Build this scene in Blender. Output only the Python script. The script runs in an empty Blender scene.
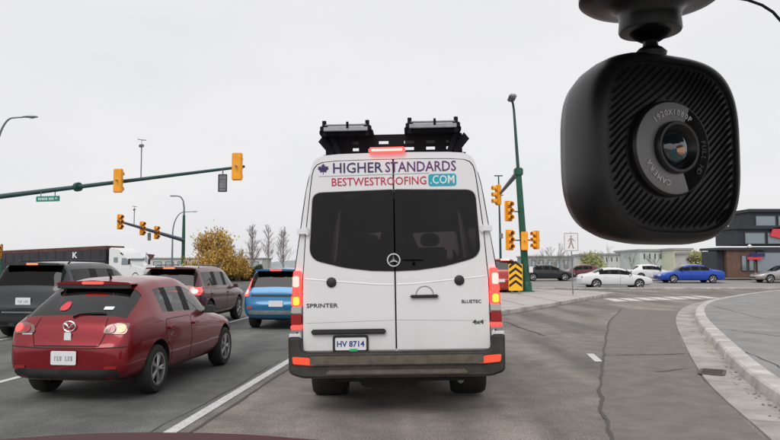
import bpy, bmesh, math, random
from mathutils import Vector, Matrix
from mathutils.bvhtree import BVHTree
R = math.radians
random.seed(7)
SC = bpy.context.scene
COL = SC.collection

# ------------------------------------------------------------------ camera
FPX, CAMH, PITCH = 700.0, 1.6, math.atan(46 / 700)
cd = bpy.data.cameras.new('camera'); cam = bpy.data.objects.new('camera', cd); COL.objects.link(cam)
cam.location = (0, 0, CAMH); cam.rotation_euler = (R(90) + PITCH, 0, 0)
cd.sensor_width = 36; cd.lens = 36 * FPX / 780; cd.clip_start = 0.02; cd.clip_end = 2000
SC.camera = cam

# ------------------------------------------------------------------ sky, sun, exposure
SUN_EL, SUN_AZ = R(48), R(200)          # soft sun behind the camera, above the cloud
w = bpy.data.worlds.new('World'); SC.world = w; w.use_nodes = True
nt = w.node_tree; nt.nodes.clear(); N = nt.nodes.new; LK = nt.links.new
out = N('ShaderNodeOutputWorld'); bg = N('ShaderNodeBackground'); sky = N('ShaderNodeTexSky')
sky.sky_type = 'NISHITA'; sky.sun_disc = False; sky.sun_elevation = SUN_EL; sky.sun_rotation = SUN_AZ
sky.dust_density = 4
hs = N('ShaderNodeHueSaturation'); hs.inputs['Saturation'].default_value = .35
mx = N('ShaderNodeMix'); mx.data_type = 'RGBA'; mx.inputs[0].default_value = .86
tc = N('ShaderNodeTexCoord'); nz = N('ShaderNodeTexNoise'); nz.inputs['Scale'].default_value = 2.2; nz.inputs['Detail'].default_value = 4
mp = N('ShaderNodeMapping'); mp.inputs['Scale'].default_value = (1, 1, 3.0)
rp = N('ShaderNodeValToRGB'); rp.color_ramp.elements[0].position = .3; rp.color_ramp.elements[1].position = .75
rp.color_ramp.elements[0].color = (.80, .803, .825, 1); rp.color_ramp.elements[1].color = (.90, .888, .895, 1)
vm = N('ShaderNodeVectorMath'); vm.operation = 'SCALE'; vm.inputs['Scale'].default_value = 10.9
LK(tc.outputs['Generated'], mp.inputs[0]); LK(mp.outputs[0], nz.inputs['Vector']); LK(nz.outputs['Fac'], rp.inputs[0]); LK(rp.outputs[0], vm.inputs[0])
LK(sky.outputs[0], hs.inputs['Color']); LK(hs.outputs[0], mx.inputs[6]); LK(vm.outputs[0], mx.inputs[7])
LK(mx.outputs[2], bg.inputs[0]); LK(bg.outputs[0], out.inputs[0]); bg.inputs[1].default_value = .1
sl = bpy.data.lights.new('sun', 'SUN'); so = bpy.data.objects.new('sun', sl); COL.objects.link(so)
sl.energy = 1.5; sl.angle = R(35); sl.color = (1, .97, .93)
so.rotation_euler = (R(90) - SUN_EL, 0, R(180) - SUN_AZ)
SC.view_settings.view_transform = 'Standard'; SC.view_settings.look = 'None'
SC.view_settings.exposure = 0.0; SC.view_settings.gamma = 1.0

# ------------------------------------------------------------------ materials
def mat(name, col, rough=.5, metal=0, coat=0, emit=None, es=0, var=0, vscale=3, bump=0, bscale=40, spec=None, col2=None, stretch=None):
    m = bpy.data.materials.new(name); m.use_nodes = True
    t = m.node_tree; b = t.nodes['Principled BSDF']
    b.inputs['Base Color'].default_value = (*col, 1); b.inputs['Roughness'].default_value = rough
    b.inputs['Metallic'].default_value = metal; b.inputs['Coat Weight'].default_value = coat; b.inputs['Coat Roughness'].default_value = .03
    if spec is not None: b.inputs['Specular IOR Level'].default_value = spec
    if emit: b.inputs['Emission Color'].default_value = (*emit, 1); b.inputs['Emission Strength'].default_value = es
    if var or bump or col2:
        c = t.nodes.new('ShaderNodeTexCoord'); src = c.outputs['Object']
        if stretch:
            mpp = t.nodes.new('ShaderNodeMapping'); mpp.inputs['Scale'].default_value = stretch; t.links.new(src, mpp.inputs[0]); src = mpp.outputs[0]
    if var or col2:
        n = t.nodes.new('ShaderNodeTexNoise'); n.inputs['Scale'].default_value = vscale; n.inputs['Detail'].default_value = 6; n.inputs['Roughness'].default_value = .65
        r = t.nodes.new('ShaderNodeValToRGB'); r.color_ramp.elements[0].position = .3; r.color_ramp.elements[1].position = .7
        a = [max(0, x * (1 - var)) for x in col]; d = [min(1, x * (1 + var)) for x in col] if not col2 else col2
        r.color_ramp.elements[0].color = (*a, 1); r.color_ramp.elements[1].color = (*d, 1)
        t.links.new(src, n.inputs['Vector']); t.links.new(n.outputs['Fac'], r.inputs[0]); t.links.new(r.outputs[0], b.inputs['Base Color'])
    if bump:
        n2 = t.nodes.new('ShaderNodeTexNoise'); n2.inputs['Scale'].default_value = bscale; n2.inputs['Detail'].default_value = 4
        bp = t.nodes.new('ShaderNodeBump'); bp.inputs['Strength'].default_value = bump; bp.inputs['Distance'].default_value = .02
        t.links.new(src, n2.inputs['Vector']); t.links.new(n2.outputs['Fac'], bp.inputs['Height']); t.links.new(bp.outputs[0], b.inputs['Normal'])
    return m

def paint(name, col, rough=.35, metal=.25, dirt=.0, inside=(.02, .02, .02)):
    """two-layer car paint outside, dark lining on the inner side of the shell; road dirt low down"""
    m = mat(name, col, rough, metal, .75, spec=.3)
    t = m.node_tree; b = t.nodes['Principled BSDF']
    g = t.nodes.new('ShaderNodeNewGeometry'); c = t.nodes.new('ShaderNodeTexCoord')
    n = t.nodes.new('ShaderNodeTexNoise'); n.inputs['Scale'].default_value = 2.5; n.inputs['Detail'].default_value = 7
    t.links.new(c.outputs['Object'], n.inputs['Vector'])
    sx = t.nodes.new('ShaderNodeSeparateXYZ'); t.links.new(c.outputs['Object'], sx.inputs[0])
    mr = t.nodes.new('ShaderNodeMapRange'); mr.inputs[1].default_value = .15; mr.inputs[2].default_value = 1.1; mr.inputs[3].default_value = dirt * 1.5; mr.inputs[4].default_value = dirt * .25
    t.links.new(sx.outputs[2], mr.inputs[0])
    ml = t.nodes.new('ShaderNodeMath'); ml.operation = 'MULTIPLY'; t.links.new(mr.outputs[0], ml.inputs[0]); t.links.new(n.outputs['Fac'], ml.inputs[1])
    m1 = t.nodes.new('ShaderNodeMix'); m1.data_type = 'RGBA'; m1.inputs[6].default_value = (*col, 1); m1.inputs[7].default_value = (.16, .145, .125, 1)
    t.links.new(ml.outputs[0], m1.inputs[0])
    m2 = t.nodes.new('ShaderNodeMix'); m2.data_type = 'RGBA'; m2.inputs[7].default_value = (*inside, 1)
    t.links.new(g.outputs['Backfacing'], m2.inputs[0]); t.links.new(m1.outputs[2], m2.inputs[6]); t.links.new(m2.outputs[2], b.inputs['Base Color'])
    return m

def glass(name, tint, ior=1.5, rough=.02, dust=0):
    m = bpy.data.materials.new(name); m.use_nodes = True; t = m.node_tree; t.nodes.clear()
    o = t.nodes.new('ShaderNodeOutputMaterial'); tr = t.nodes.new('ShaderNodeBsdfTransparent'); gl = t.nodes.new('ShaderNodeBsdfGlossy')
    tr.inputs[0].default_value = (*tint, 1); gl.inputs['Roughness'].default_value = rough
    mxs = t.nodes.new('ShaderNodeMixShader'); lw = t.nodes.new('ShaderNodeLayerWeight'); lw.inputs[0].default_value = .5
    pw = t.nodes.new('ShaderNodeMath'); pw.operation = 'POWER'; pw.inputs[1].default_value = 4.0; t.links.new(lw.outputs['Facing'], pw.inputs[0])
    f = t.nodes.new('ShaderNodeMapRange'); f.inputs[3].default_value = ((ior - 1) / (ior + 1)) ** 2; f.inputs[4].default_value = .9; t.links.new(pw.outputs[0], f.inputs[0])
    t.links.new(f.outputs[0], mxs.inputs[0]); t.links.new(tr.outputs[0], mxs.inputs[1]); t.links.new(gl.outputs[0], mxs.inputs[2]); t.links.new(mxs.outputs[0], o.inputs[0])
    if dust:
        df = t.nodes.new('ShaderNodeBsdfDiffuse'); df.inputs[0].default_value = (.34, .25, .26, 1); c = t.nodes.new('ShaderNodeTexCoord'); n = t.nodes.new('ShaderNodeTexNoise'); n.inputs['Scale'].default_value = 2.4; n.inputs['Detail'].default_value = 5
        q = t.nodes.new('ShaderNodeMapRange'); q.inputs[1].default_value = .35; q.inputs[2].default_value = .7; q.inputs[4].default_value = dust * 2.4; t.links.new(c.outputs['Object'], n.inputs['Vector']); t.links.new(n.outputs['Fac'], q.inputs[0])
        m3 = t.nodes.new('ShaderNodeMixShader'); t.links.new(q.outputs[0], m3.inputs[0]); t.links.new(mxs.outputs[0], m3.inputs[1]); t.links.new(df.outputs[0], m3.inputs[2]); t.links.new(m3.outputs[0], o.inputs[0])
    return m

M = dict(
    white=paint('van_white', (.78, .78, .80), .32, 0, .50),
    red=paint('ruby_paint', (.21, .004, .010), .28, .45, .02),
    darksuv=paint('black_paint', (.014, .017, .020), .3, .2, .06),
    plum=paint('plum_paint', (.12, .022, .032), .3, .3, .06),
    blue=paint('teal_paint', (.010, .14, .31), .3, .3, .06),
    white_car=paint('pearl_paint', (.72, .73, .74), .3, .05, .1),
    cobalt=paint('cobalt_paint', (.006, .06, .42), .28, .2, .05),
    silver=paint('silver_paint', (.42, .41, .41), .3, .6, .1),
    redsuv=paint('scarlet_paint', (.36, .03, .02), .3, .1, .1),
    bonnet=mat('bonnet_paint', (.05, .003, .006), .5, spec=.12),
    truck=paint('truck_white', (.78, .79, .8), .35, 0, .08),
    trim=mat('black_plastic', (.018, .018, .019), .55, bump=.15, bscale=400),
    bumper=mat('dusty_bumper', (.022, .019, .017), .65, var=.5, vscale=5, bump=.1, bscale=200, col2=(.052, .046, .040)),
    step=mat('bumper_step', (.105, .088, .07), .7, var=.35, vscale=8),
    rubber=mat('tyre_rubber', (.022, .021, .020), .85, bump=.2, bscale=120, var=.3),
    rim=mat('alloy', (.42, .42, .43), .35, .8, var=.2, vscale=10),
    chrome=mat('chrome', (.75, .75, .76), .12, 1),
    dark=mat('dark_lining', (.012, .012, .013), .8),
    seat=mat('seat_fabric', (.03, .03, .032), .9),
    tint=glass('tinted_glass', (.05, .042, .045), 1.4), vtint=glass('van_glass', (.24, .20, .215), 1.42, dust=.004), clear=glass('clear_glass', (.34, .42, .42), 1.85), pale=glass('windscreen_glass', (.75, .82, .80)),
    red_on=mat('lit_red_lens', (.6, .01, .01), .2, emit=(1, .05, .04), es=2.6, coat=1),
    hot_on=mat('lit_brake_core', (.9, .3, .28), .2, emit=(1, .24, .21), es=2.6, coat=1),
    amber_on=mat('lit_amber_lens', (.9, .4, .05), .2, emit=(1, .30, .03), es=2.0, coat=1),
    orange_on=mat('lit_orange_lens', (.9, .2, .05), .2, emit=(1, .16, .05), es=1.5, coat=1),
    red_off=mat('red_lens', (.30, .008, .01), .15, coat=1),
    reflector=mat('glowing_reflector', (.75, .07, .03), .2, coat=1, emit=(1, .12, .05), es=.35),  # weak emission stands in for light thrown back by the reflector
    clear_lens=mat('clear_lens', (.55, .54, .52), .15, .3, coat=1), smoke_lens=mat('smoked_lens', (.20, .12, .11), .15, .4, coat=1),
    plate=mat('plate_white', (.74, .75, .77), .45, var=.05), plate_ink=mat('plate_ink', (.03, .05, .22), .5),
    navy=mat('navy_vinyl', (.035, .02, .11), .4), crimson=mat('crimson_vinyl', (.50, .02, .06), .4), purple=mat('violet_vinyl', (.12, .02, .15), .4),
    cyan=mat('cyan_vinyl', (.015, .36, .46), .4), white_vinyl=mat('white_vinyl', (.8, .82, .82), .4), grey_vinyl=mat('grey_vinyl', (.35, .35, .38), .5),
    badge=mat('dark_badge', (.05, .05, .06), .35, .3), green_sticker=mat('green_sticker', (.02, .42, .16), .5),
    rack=mat('rack_black', (.008, .008, .010), .7, spec=.15, bump=.1, bscale=150), alu=mat('aluminium', (.34, .34, .36), .4, .7, var=.15, vscale=12),
    sig=mat('signal_yellow', (.90, .37, .015), .5, var=.12, vscale=4), lens_dark=mat('signal_lens', (.05, .02, .015), .2, coat=.6),
    green_pole=mat('green_pole_paint', (.008, .085, .050), .45, var=.25, vscale=3), teal_pole=mat('teal_arm_paint', (.012, .06, .058), .45, var=.25, vscale=2),
    violet_pole=mat('violet_arm_paint', (.07, .065, .12), .45, var=.2), galv=mat('galvanised', (.20, .22, .235), .5, .4, var=.25, vscale=4),
    lamp_glass=mat('lamp_lens', (.3, .3, .3), .3),
    street_green=mat('street_sign_green', (.01, .27, .20), .45), sign_white=mat('sign_white', (.80, .80, .80), .5), sign_grey=mat('sign_back', (.20, .20, .21), .45, .5, var=.3, vscale=5),
    chev_y=mat('glowing_sign_yellow', (.85, .42, .01), .45, emit=(1, .5, .02), es=.12), black=mat('sign_black', (.012, .012, .012), .5), sign_red=mat('sign_red', (.62, .05, .07), .45), ped=mat('symbol_grey', (.38, .30, .31), .5),  # chevron yellow glows faintly by emission, though the board is no lamp
    asphalt=None, 
    concrete=mat('concrete', (.34, .315, .29), .85, var=.38, vscale=1.3, bump=.25, bscale=60),
    walk=mat('island_concrete', (.42, .385, .365), .85, var=.16, vscale=.8, bump=.2, bscale=50),
    kerb=mat('kerb_concrete', (.46, .435, .41), .85, var=.38, vscale=2.0, bump=.3, bscale=60),
    line=mat('road_paint', (.40, .39, .38), .7, col2=(.72, .72, .71), vscale=14, bump=.15, bscale=90),
    tar=mat('tar', (.075, .068, .062), .8, bump=.3, bscale=70), iron=mat('cast_iron', (.10, .085, .07), .6, .5, var=.4, vscale=20),
    earth=mat('earth', (.10, .10, .075), .95, var=.4, vscale=.15, bump=.3, bscale=5),
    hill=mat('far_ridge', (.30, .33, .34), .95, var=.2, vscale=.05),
    bark=mat('bark', (.15, .125, .11), .9, var=.3, vscale=3), pale_bark=mat('pale_twigs', (.30, .27, .26), .9, var=.2), shrub_bark=mat('grey_twigs', (.26, .25, .22), .9, var=.2),
    brick=mat('brown_brick', (.13, .075, .055), .85, var=.3, vscale=1.4, bump=.2, bscale=8), charcoal=mat('charcoal_cladding', (.025, .028, .038), .6, var=.25, vscale=1),
    bglass=mat('office_glass', (.20, .25, .28), .12, .2, coat=1), frame=mat('window_frame', (.05, .055, .06), .5),
    stucco=mat('pale_stucco', (.58, .58, .56), .85, var=.1, vscale=.6), mint=mat('mint_panel', (.52, .58, .57), .7, var=.1), lime=mat('lime_panel', (.60, .62, .48), .7, var=.1), roofgrey=mat('flat_roof', (.33, .33, .33), .85),
    pglass=mat('pale_window', (.36, .43, .46), .12, coat=1),
    trailer=mat('trailer_skin', (.030, .028, .04), .45, var=.3, vscale=.7), trailer_top=mat('trailer_rust_band', (.10, .038, .03), .6, var=.35, vscale=1.2),
    cam_body=mat('camera_black', (.010, .010, .011), .34, bump=.04, bscale=9000), cam_panel=mat('camera_panel', (.006, .006, .007), .4), cam_ridge=mat('camera_ridge', (.014, .014, .015), .32),
    cam_grey=mat('camera_grey_ring', (.24, .24, .245), .42, .2), cam_gloss=mat('camera_gloss_ring', (.003, .003, .0035), .5, spec=.05), cam_ink=mat('camera_ink', (.62, .62, .63), .5), cam_ink2=mat('camera_dim_ink', (.06, .06, .065), .5),
    cam_lens=mat('camera_lens_glass', (.004, .016, .020), .03, coat=1, spec=.9), amber_glint=mat('lens_amber_glint', (.36, .17, .09), .12, .6, coat=1), teal_glint=mat('lens_teal_glint', (.015, .10, .12), .08, .5, coat=1),  # amber and teal are the colours of glints painted on the lens
    cable=mat('cable_sheath', (.012, .018, .06), .4),
)
def leafmat(name, a, b):
    m = mat(name, a, .7, col2=b, vscale=1.3)
    m.node_tree.nodes['Principled BSDF'].inputs['Subsurface Weight'].default_value = 0
    return m
M['willow'] = leafmat('golden_leaves', (.44, .22, .03), (.70, .45, .09)); M['willow_g'] = leafmat('olive_leaves', (.24, .15, .04), (.46, .30, .07))
M['hedge'] = leafmat('hedge_leaves', (.03, .045, .02), (.10, .115, .06)); M['yellowtree'] = leafmat('pale_lime_leaves', (.30, .33, .12), (.50, .50, .24))

def asphalt():
    m = mat('asphalt', (.12, .115, .11), .86); t = m.node_tree; b = t.nodes['Principled BSDF']; A = t.nodes.new; L = t.links.new
    c = A('ShaderNodeTexCoord')
    big = A('ShaderNodeTexNoise'); big.inputs['Scale'].default_value = .16; big.inputs['Detail'].default_value = 5
    mpn = A('ShaderNodeMapping'); mpn.inputs['Rotation'].default_value = (0, 0, R(4.6)); mpn.inputs['Scale'].default_value = (.9, .10, 1)
    L(c.outputs['Object'], mpn.inputs[0])
    trk = A('ShaderNodeTexNoise'); trk.inputs['Scale'].default_value = 1.0; trk.inputs['Detail'].default_value = 4; L(mpn.outputs[0], trk.inputs['Vector'])
    mid = A('ShaderNodeTexNoise'); mid.inputs['Scale'].default_value = 2.2; mid.inputs['Detail'].default_value = 8; mid.inputs['Roughness'].default_value = .7
    fin = A('ShaderNodeTexNoise'); fin.inputs['Scale'].default_value = 55; fin.inputs['Detail'].default_value = 3
    vor = A('ShaderNodeTexVoronoi'); vor.inputs['Scale'].default_value = 130
    for n in (big, mid, fin, vor): L(c.outputs['Object'], n.inputs['Vector'])
    def ramp(src, p0, p1, c0, c1):
        r = A('ShaderNodeValToRGB'); r.color_ramp.elements[0].position = p0; r.color_ramp.elements[1].position = p1
        r.color_ramp.elements[0].color = (*c0, 1); r.color_ramp.elements[1].color = (*c1, 1); L(src, r.inputs[0]); return r.outputs[0]
    def mul(a, bb):
        x = A('ShaderNodeMix'); x.data_type = 'RGBA'; x.blend_type = 'MULTIPLY'; x.inputs[0].default_value = 1; L(a, x.inputs[6]); L(bb, x.inputs[7]); return x.outputs[2]
    # left lanes are an older, cooler, darker mix; the right lane is browner and more worn
    sx = A('ShaderNodeSeparateXYZ'); L(c.outputs['Object'], sx.inputs[0])
    yy = A('ShaderNodeMath'); yy.operation = 'MULTIPLY_ADD'; yy.inputs[1].default_value = -.08; L(sx.outputs[1], yy.inputs[0]); L(sx.outputs[0], yy.inputs[2])
    mr = A('ShaderNodeMapRange'); mr.inputs[1].default_value = -2.9; mr.inputs[2].default_value = -2.3; L(yy.outputs[0], mr.inputs[0])
    lane = A('ShaderNodeMix'); lane.data_type = 'RGBA'; lane.inputs[6].default_value = (.13, .138, .133, 1); lane.inputs[7].default_value = (.225, .203, .184, 1); L(mr.outputs[0], lane.inputs[0])
    col = mul(lane.outputs[2], ramp(big.outputs['Fac'], .35, .65, (.85, .85, .85), (1.15, 1.14, 1.12)))
    col = mul(col, ramp(trk.outputs['Fac'], .36, .66, (.64, .64, .65), (1.22, 1.21, 1.20)))
    col = mul(col, ramp(mid.outputs['Fac'], .3, .7, (.74, .74, .74), (1.24, 1.24, 1.23)))
    col = mul(col, ramp(fin.outputs['Fac'], .35, .65, (.60, .60, .60), (1.42, 1.42, 1.42)))
    sp = A('ShaderNodeTexNoise'); sp.inputs['Scale'].default_value = .75; sp.inputs['Detail'].default_value = 9; sp.inputs['Roughness'].default_value = .72; L(c.outputs['Object'], sp.inputs['Vector'])
    col = mul(col, ramp(sp.outputs['Fac'], .50, .60, (1.0, 1.0, 1.0), (.80, .79, .78)))
    L(col, b.inputs['Base Color'])
    bp = A('ShaderNodeBump'); bp.inputs['Strength'].default_value = .5; bp.inputs['Distance'].default_value = .01; L(vor.outputs['Distance'], bp.inputs['Height']); L(bp.outputs[0], b.inputs['Normal'])
    return m
M['asphalt'] = asphalt()
M['asphalt2'] = mat('path_asphalt', (.25, .245, .24), .88, var=.22, vscale=1.2, bump=.4, bscale=120)
M['lot'] = mat('lot_asphalt', (.26, .25, .24), .88, var=.15, vscale=.5)
M['patch'] = mat('asphalt_patch', (.175, .158, .144), .88, var=.22, vscale=3, bump=.5, bscale=110)

# ------------------------------------------------------------------ mesh helpers
def P(u, v, Y):
    """world point that lies at distance Y along the road under pixel (u, v) of the 780 px photograph"""
    x, y = (u - 390) / FPX, (220 - v) / FPX
    c, s = math.cos(PITCH), math.sin(PITCH)
    k = Y / (c - y * s)
    return Vector((x * k, Y, CAMH + k * (s + y * c)))
def G(u, v, z=0):
    x, y = (u - 390) / FPX, (220 - v) / FPX
    c, s = math.cos(PITCH), math.sin(PITCH)
    k = (z - CAMH) / (s + y * c)
    return Vector((x * k, k * (c - y * s), z))

class MB:
    def __init__(s): s.v = []; s.f = []
    def add(s, vs, fs):
        o = len(s.v); s.v += [tuple(p) for p in vs]; s.f += [tuple(i + o for i in f) for f in fs]; return s
    def box(s, c, d, rz=0, rx=0, ry=0, taper=1):
        m = Matrix.Translation(c) @ Matrix.Rotation(rz, 4, 'Z') @ Matrix.Rotation(ry, 4, 'Y') @ Matrix.Rotation(rx, 4, 'X')
        vs = []
        for z in (-.5, .5):
            k = taper if z > 0 else 1
            for x, y in ((-.5, -.5), (.5, -.5), (.5, .5), (-.5, .5)): vs.append(m @ Vector((x * d[0] * k, y * d[1] * k, z * d[2])))
        return s.add(vs, [(3, 2, 1, 0), (4, 5, 6, 7), (0, 1, 5, 4), (1, 2, 6, 5), (2, 3, 7, 6), (3, 0, 4, 7)])
    def tube(s, pts, rad, n=10, cap=True):
        pts = [Vector(p) for p in pts]; rs = rad if isinstance(rad, (list, tuple)) else [rad] * len(pts)
        vs = []; fs = []; ref = None
        for i, p in enumerate(pts):
            t = (pts[min(i + 1, len(pts) - 1)] - pts[max(i - 1, 0)]).normalized()
            if ref is None or abs(ref.dot(t)) > .98: ref = Vector((0, 0, 1)) if abs(t.z) < .9 else Vector((1, 0, 0))
            a = t.cross(ref).normalized(); b = a.cross(t).normalized(); ref = b
            for k in range(n): vs.append(p + (a * math.cos(2 * math.pi * k / n) + b * math.sin(2 * math.pi * k / n)) * rs[i])
        for i in range(len(pts) - 1):
            for k in range(n): fs.append((i * n + k, i * n + (k + 1) % n, (i + 1) * n + (k + 1) % n, (i + 1) * n + k))
        if cap: fs += [tuple(range(n - 1, -1, -1)), tuple(range((len(pts) - 1) * n, len(pts) * n))]
        return s.add(vs, fs)
    def lathe(s, prof, axis='z', n=32, c=(0, 0, 0), a0=0, a1=2 * math.pi):
        full = abs(a1 - a0 - 2 * math.pi) < 1e-6; m = n if full else n + 1; vs = []; fs = []
        for r, h in prof:
            for k in range(m):
                a = a0 + (a1 - a0) * k / n; p = (r * math.cos(a), r * math.sin(a), h)
                if axis == 'y': p = (p[0], h, p[1])
                if axis == 'x': p = (h, p[0], p[1])
                vs.append((p[0] + c[0], p[1] + c[1], p[2] + c[2]))
        for i in range(len(prof) - 1):
            for k in range(n if full else m - 1):
                fs.append((i * m + k, i * m + (k + 1) % m, (i + 1) * m + (k + 1) % m, (i + 1) * m + k))
        return s.add(vs, fs)
    def prism(s, poly, t, y=0, plane='xz'):
        """polygon in x,z extruded along y (or in x,y extruded along z)"""
        n = len(poly)
        if plane == 'xz': vs = [(a, y, b) for a, b in poly] + [(a, y + t, b) for a, b in poly]
        elif plane == 'xy': vs = [(a, b, y) for a, b in poly] + [(a, b, y + t) for a, b in poly]
        else: vs = [(y, a, b) for a, b in poly] + [(y + t, a, b) for a, b in poly]
        return s.add(vs, [tuple(range(n - 1, -1, -1)), tuple(range(n, 2 * n))] + [(i, (i + 1) % n, (i + 1) % n + n, i + n) for i in range(n)])
    def mesh(s, name='m'):
        me = bpy.data.meshes.new(name); me.from_pydata(s.v, [], s.f); me.update(); return me
    def build(s, name, m, parent=None, bevel=0, smooth=35, seg=2, norm=True):
        me = s.mesh(name)
        if bevel or norm:
            bm = bmesh.new(); bm.from_mesh(me)
            if norm: bmesh.ops.recalc_face_normals(bm, faces=bm.faces)
            if bevel:
                es = [e for e in bm.edges if len(e.link_faces) == 2 and e.calc_face_angle(0) > .5]
                bmesh.ops.bevel(bm, geom=es, offset=bevel, segments=seg, affect='EDGES', clamp_overlap=True)
            bm.to_mesh(me); bm.free()
        return link(name, me, m, parent, smooth)
def link(name, me, m, parent=None, smooth=35):
    if m is not None: me.materials.clear(); me.materials.append(m)
    if smooth:
        me.polygons.foreach_set('use_smooth', [True] * len(me.polygons)); me.set_sharp_from_angle(angle=R(smooth))
    o = bpy.data.objects.new(name, me); COL.objects.link(o)
    if parent: o.parent = parent
    return o
def tag(o, label=None, cat=None, group=None, kind=None):
    if label: o['label'] = label
    if cat: o['category'] = cat
    if group: o['group'] = group
    if kind: o['kind'] = kind
    return o
def thing(name, label, cat, loc=(0, 0, 0), rz=0, group=None):
    o = bpy.data.objects.new(name, None); COL.objects.link(o); o.location = loc; o.rotation_euler = (0, 0, rz); o.empty_display_size = .2
    return tag(o, label, cat, group)
def copy_tree(o, parent=None):
    c = o.copy(); COL.objects.link(c); c.parent = parent
    for ch in list(o.children): copy_tree(ch, c)
    return c
def rrect(cx, cz, w_, h_, r, n=5):
    pts = []
    for sx, sz, a in ((1, 1, 0), (-1, 1, 90), (-1, -1, 180), (1, -1, 270)):
        for k in range(n + 1):
            t = R(a + 90 * k / n); pts.append((cx + sx * (w_ / 2 - r) + r * math.cos(t), cz + sz * (h_ / 2 - r) + r * math.sin(t)))
    return pts
def round_poly(pts, rads, n=6):
    out = []; m = len(pts)
    for i in range(m):
        p = Vector(pts[i]); a = (Vector(pts[i - 1]) - p); b = (Vector(pts[(i + 1) % m]) - p); r = rads[i] if isinstance(rads, (list, tuple)) else rads
        if r <= 0: out.append(tuple(p)); continue
        a0 = p + a.normalized() * min(r, a.length * .49); b0 = p + b.normalized() * min(r, b.length * .49)
        for k in range(n + 1):
            t = k / n; q = a0 * (1 - t) ** 2 + p * 2 * t * (1 - t) + b0 * t ** 2; out.append(tuple(q))
    return out
def plate_with_hole(outer, hole, y, t):
    """flat panel in x,z with a hole, extruded along y"""
    bm = bmesh.new(); es = []
    for poly in (outer, hole):
        vs = [bm.verts.new((a, y, b)) for a, b in poly]; es += [bm.edges.new((vs[i], vs[(i + 1) % len(vs)])) for i in range(len(vs))]
    bmesh.ops.triangle_fill(bm, edges=es, use_beauty=True)
    g = bmesh.ops.extrude_face_region(bm, geom=bm.faces[:])
    bmesh.ops.translate(bm, vec=(0, t, 0), verts=[e for e in g['geom'] if isinstance(e, bmesh.types.BMVert)])
    bmesh.ops.recalc_face_normals(bm, faces=bm.faces)
    me = bpy.data.meshes.new('panel'); bm.to_mesh(me); bm.free(); return me
_tc = {}
def text_mesh(s, size, bold=0.0, space=1.0, width=None, depth=.002):
    c = bpy.data.curves.new('t', 'FONT'); c.body = s; c.size = size; c.offset = bold; c.space_character = space; c.extrude = depth / 2; c.align_x = 'CENTER'; c.align_y = 'CENTER'; c.resolution_u = 2
    o = bpy.data.objects.new('t', c); COL.objects.link(o); dg = bpy.context.evaluated_depsgraph_get()
    me = bpy.data.meshes.new_from_object(o.evaluated_get(dg)); bpy.data.objects.remove(o); bpy.data.curves.remove(c)
    xs = [v.co.x for v in me.vertices]; cx = (min(xs) + max(xs)) / 2; k = width / (max(xs) - min(xs)) if width else 1
    for v in me.vertices: v.co.x = (v.co.x - cx) * k
    return me
def text(name, s, size, m, parent, M4, **kw):
    me = text_mesh(s, size, **kw); me.transform(M4); return link(name, me, m, parent, 0)
FACE = Matrix.Rotation(R(90), 4, 'X')            # text standing upright, read from -y

# ------------------------------------------------------------------ ground and road
DIRX = .08; HEAD = -math.atan(DIRX)
def sheet(name, pts, z, m, parent=None, th=None):
    me = bpy.data.meshes.new(name); me.from_pydata([(p[0], p[1], z) for p in pts], [], [tuple(range(len(pts)))]); me.update()
    if me.polygons[0].normal.z < 0: me.flip_normals()
    o = link(name, me, m, parent, 0)
    return o
g = sheet('ground', [(-900, -80), (900, -80), (900, 1500), (-900, 1500)], -.05, M['earth']); tag(g, kind='structure')
road = sheet('road', [(-120, -30), (140, -30), (140, 66), (40, 66), (40, 260), (-20, 260), (-30, 66), (-120, 66)], 0, M['asphalt']); tag(road, kind='structure')
lx = lambda off, Y: off + DIRX * Y
def strip(name, pts, width, z, m, parent, jag=0):
    vs = []; fs = []
    for i, p in enumerate(pts):
        a = Vector(pts[max(i - 1, 0)]); b = Vector(pts[min(i + 1, len(pts) - 1)]); t = (b - a).normalized(); n = Vector((-t.y, t.x)); ww = width * (1 + random.uniform(-jag, jag))
        q = Vector(p); vs += [(*(q + n * ww / 2), z), (*(q - n * ww / 2), z)]
    for i in range(len(pts) - 1): fs.append((2 * i, 2 * i + 1, 2 * i + 3, 2 * i + 2))
    return MB().add(vs, fs).build(name, m, parent, smooth=0)
def jagline(p0, p1, n, amp):
    p0 = Vector(p0); p1 = Vector(p1); t = (p1 - p0).normalized(); nn = Vector((-t.y, t.x)); o = 0; out = []
    for i in range(n + 1):
        o = .75 * o + random.uniform(-amp, amp); out.append(tuple(p0.lerp(p1, i / n) + nn * o))
    return out
def smooth_path(pts, n=6):
    out = []
    for i in range(len(pts) - 1):
        p0, p1, p2, p3 = [Vector(pts[max(0, min(len(pts) - 1, j))]) for j in (i - 1, i, i + 1, i + 2)]
        for k in range(n):
            t = k / n; out.append(tuple(.5 * ((2 * p1) + (p2 - p0) * t + (2 * p0 - 5 * p1 + 4 * p2 - p3) * t * t + (3 * p1 - p0 - 3 * p2 + p3) * t ** 3)))
    out.append(tuple(pts[-1])); return out
OFF1 = -2.66                                             # solid white line left of the van
strip('lane_line', [(lx(OFF1, y), y) for y in (2, 6, 12, 20, 33)], .13, .006, M['line'], road)
strip('crack', jagline((lx(OFF1 + .22, 2.5), 2.5), (lx(OFF1 + .17, 14), 14), 40, .012), .035, .005, M['tar'], road, .5)
strip('crack', jagline((lx(OFF1 - .2, 4.5), 4.5), (lx(OFF1 - .15, 12), 12), 30, .02), .022, .005, M['tar'], road, .7)
for y0 in (5.5, 17.5, 26.5): strip('lane_line', [(lx(OFF1 - 3.5, y0), y0), (lx(OFF1 - 3.5, y0 + 6), y0 + 6)], .12, .006, M['line'], road)
strip('lane_line', [(lx(OFF1 - 7.0, y), y) for y in (5, 14, 33)], .12, .006, M['line'], road)
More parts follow.
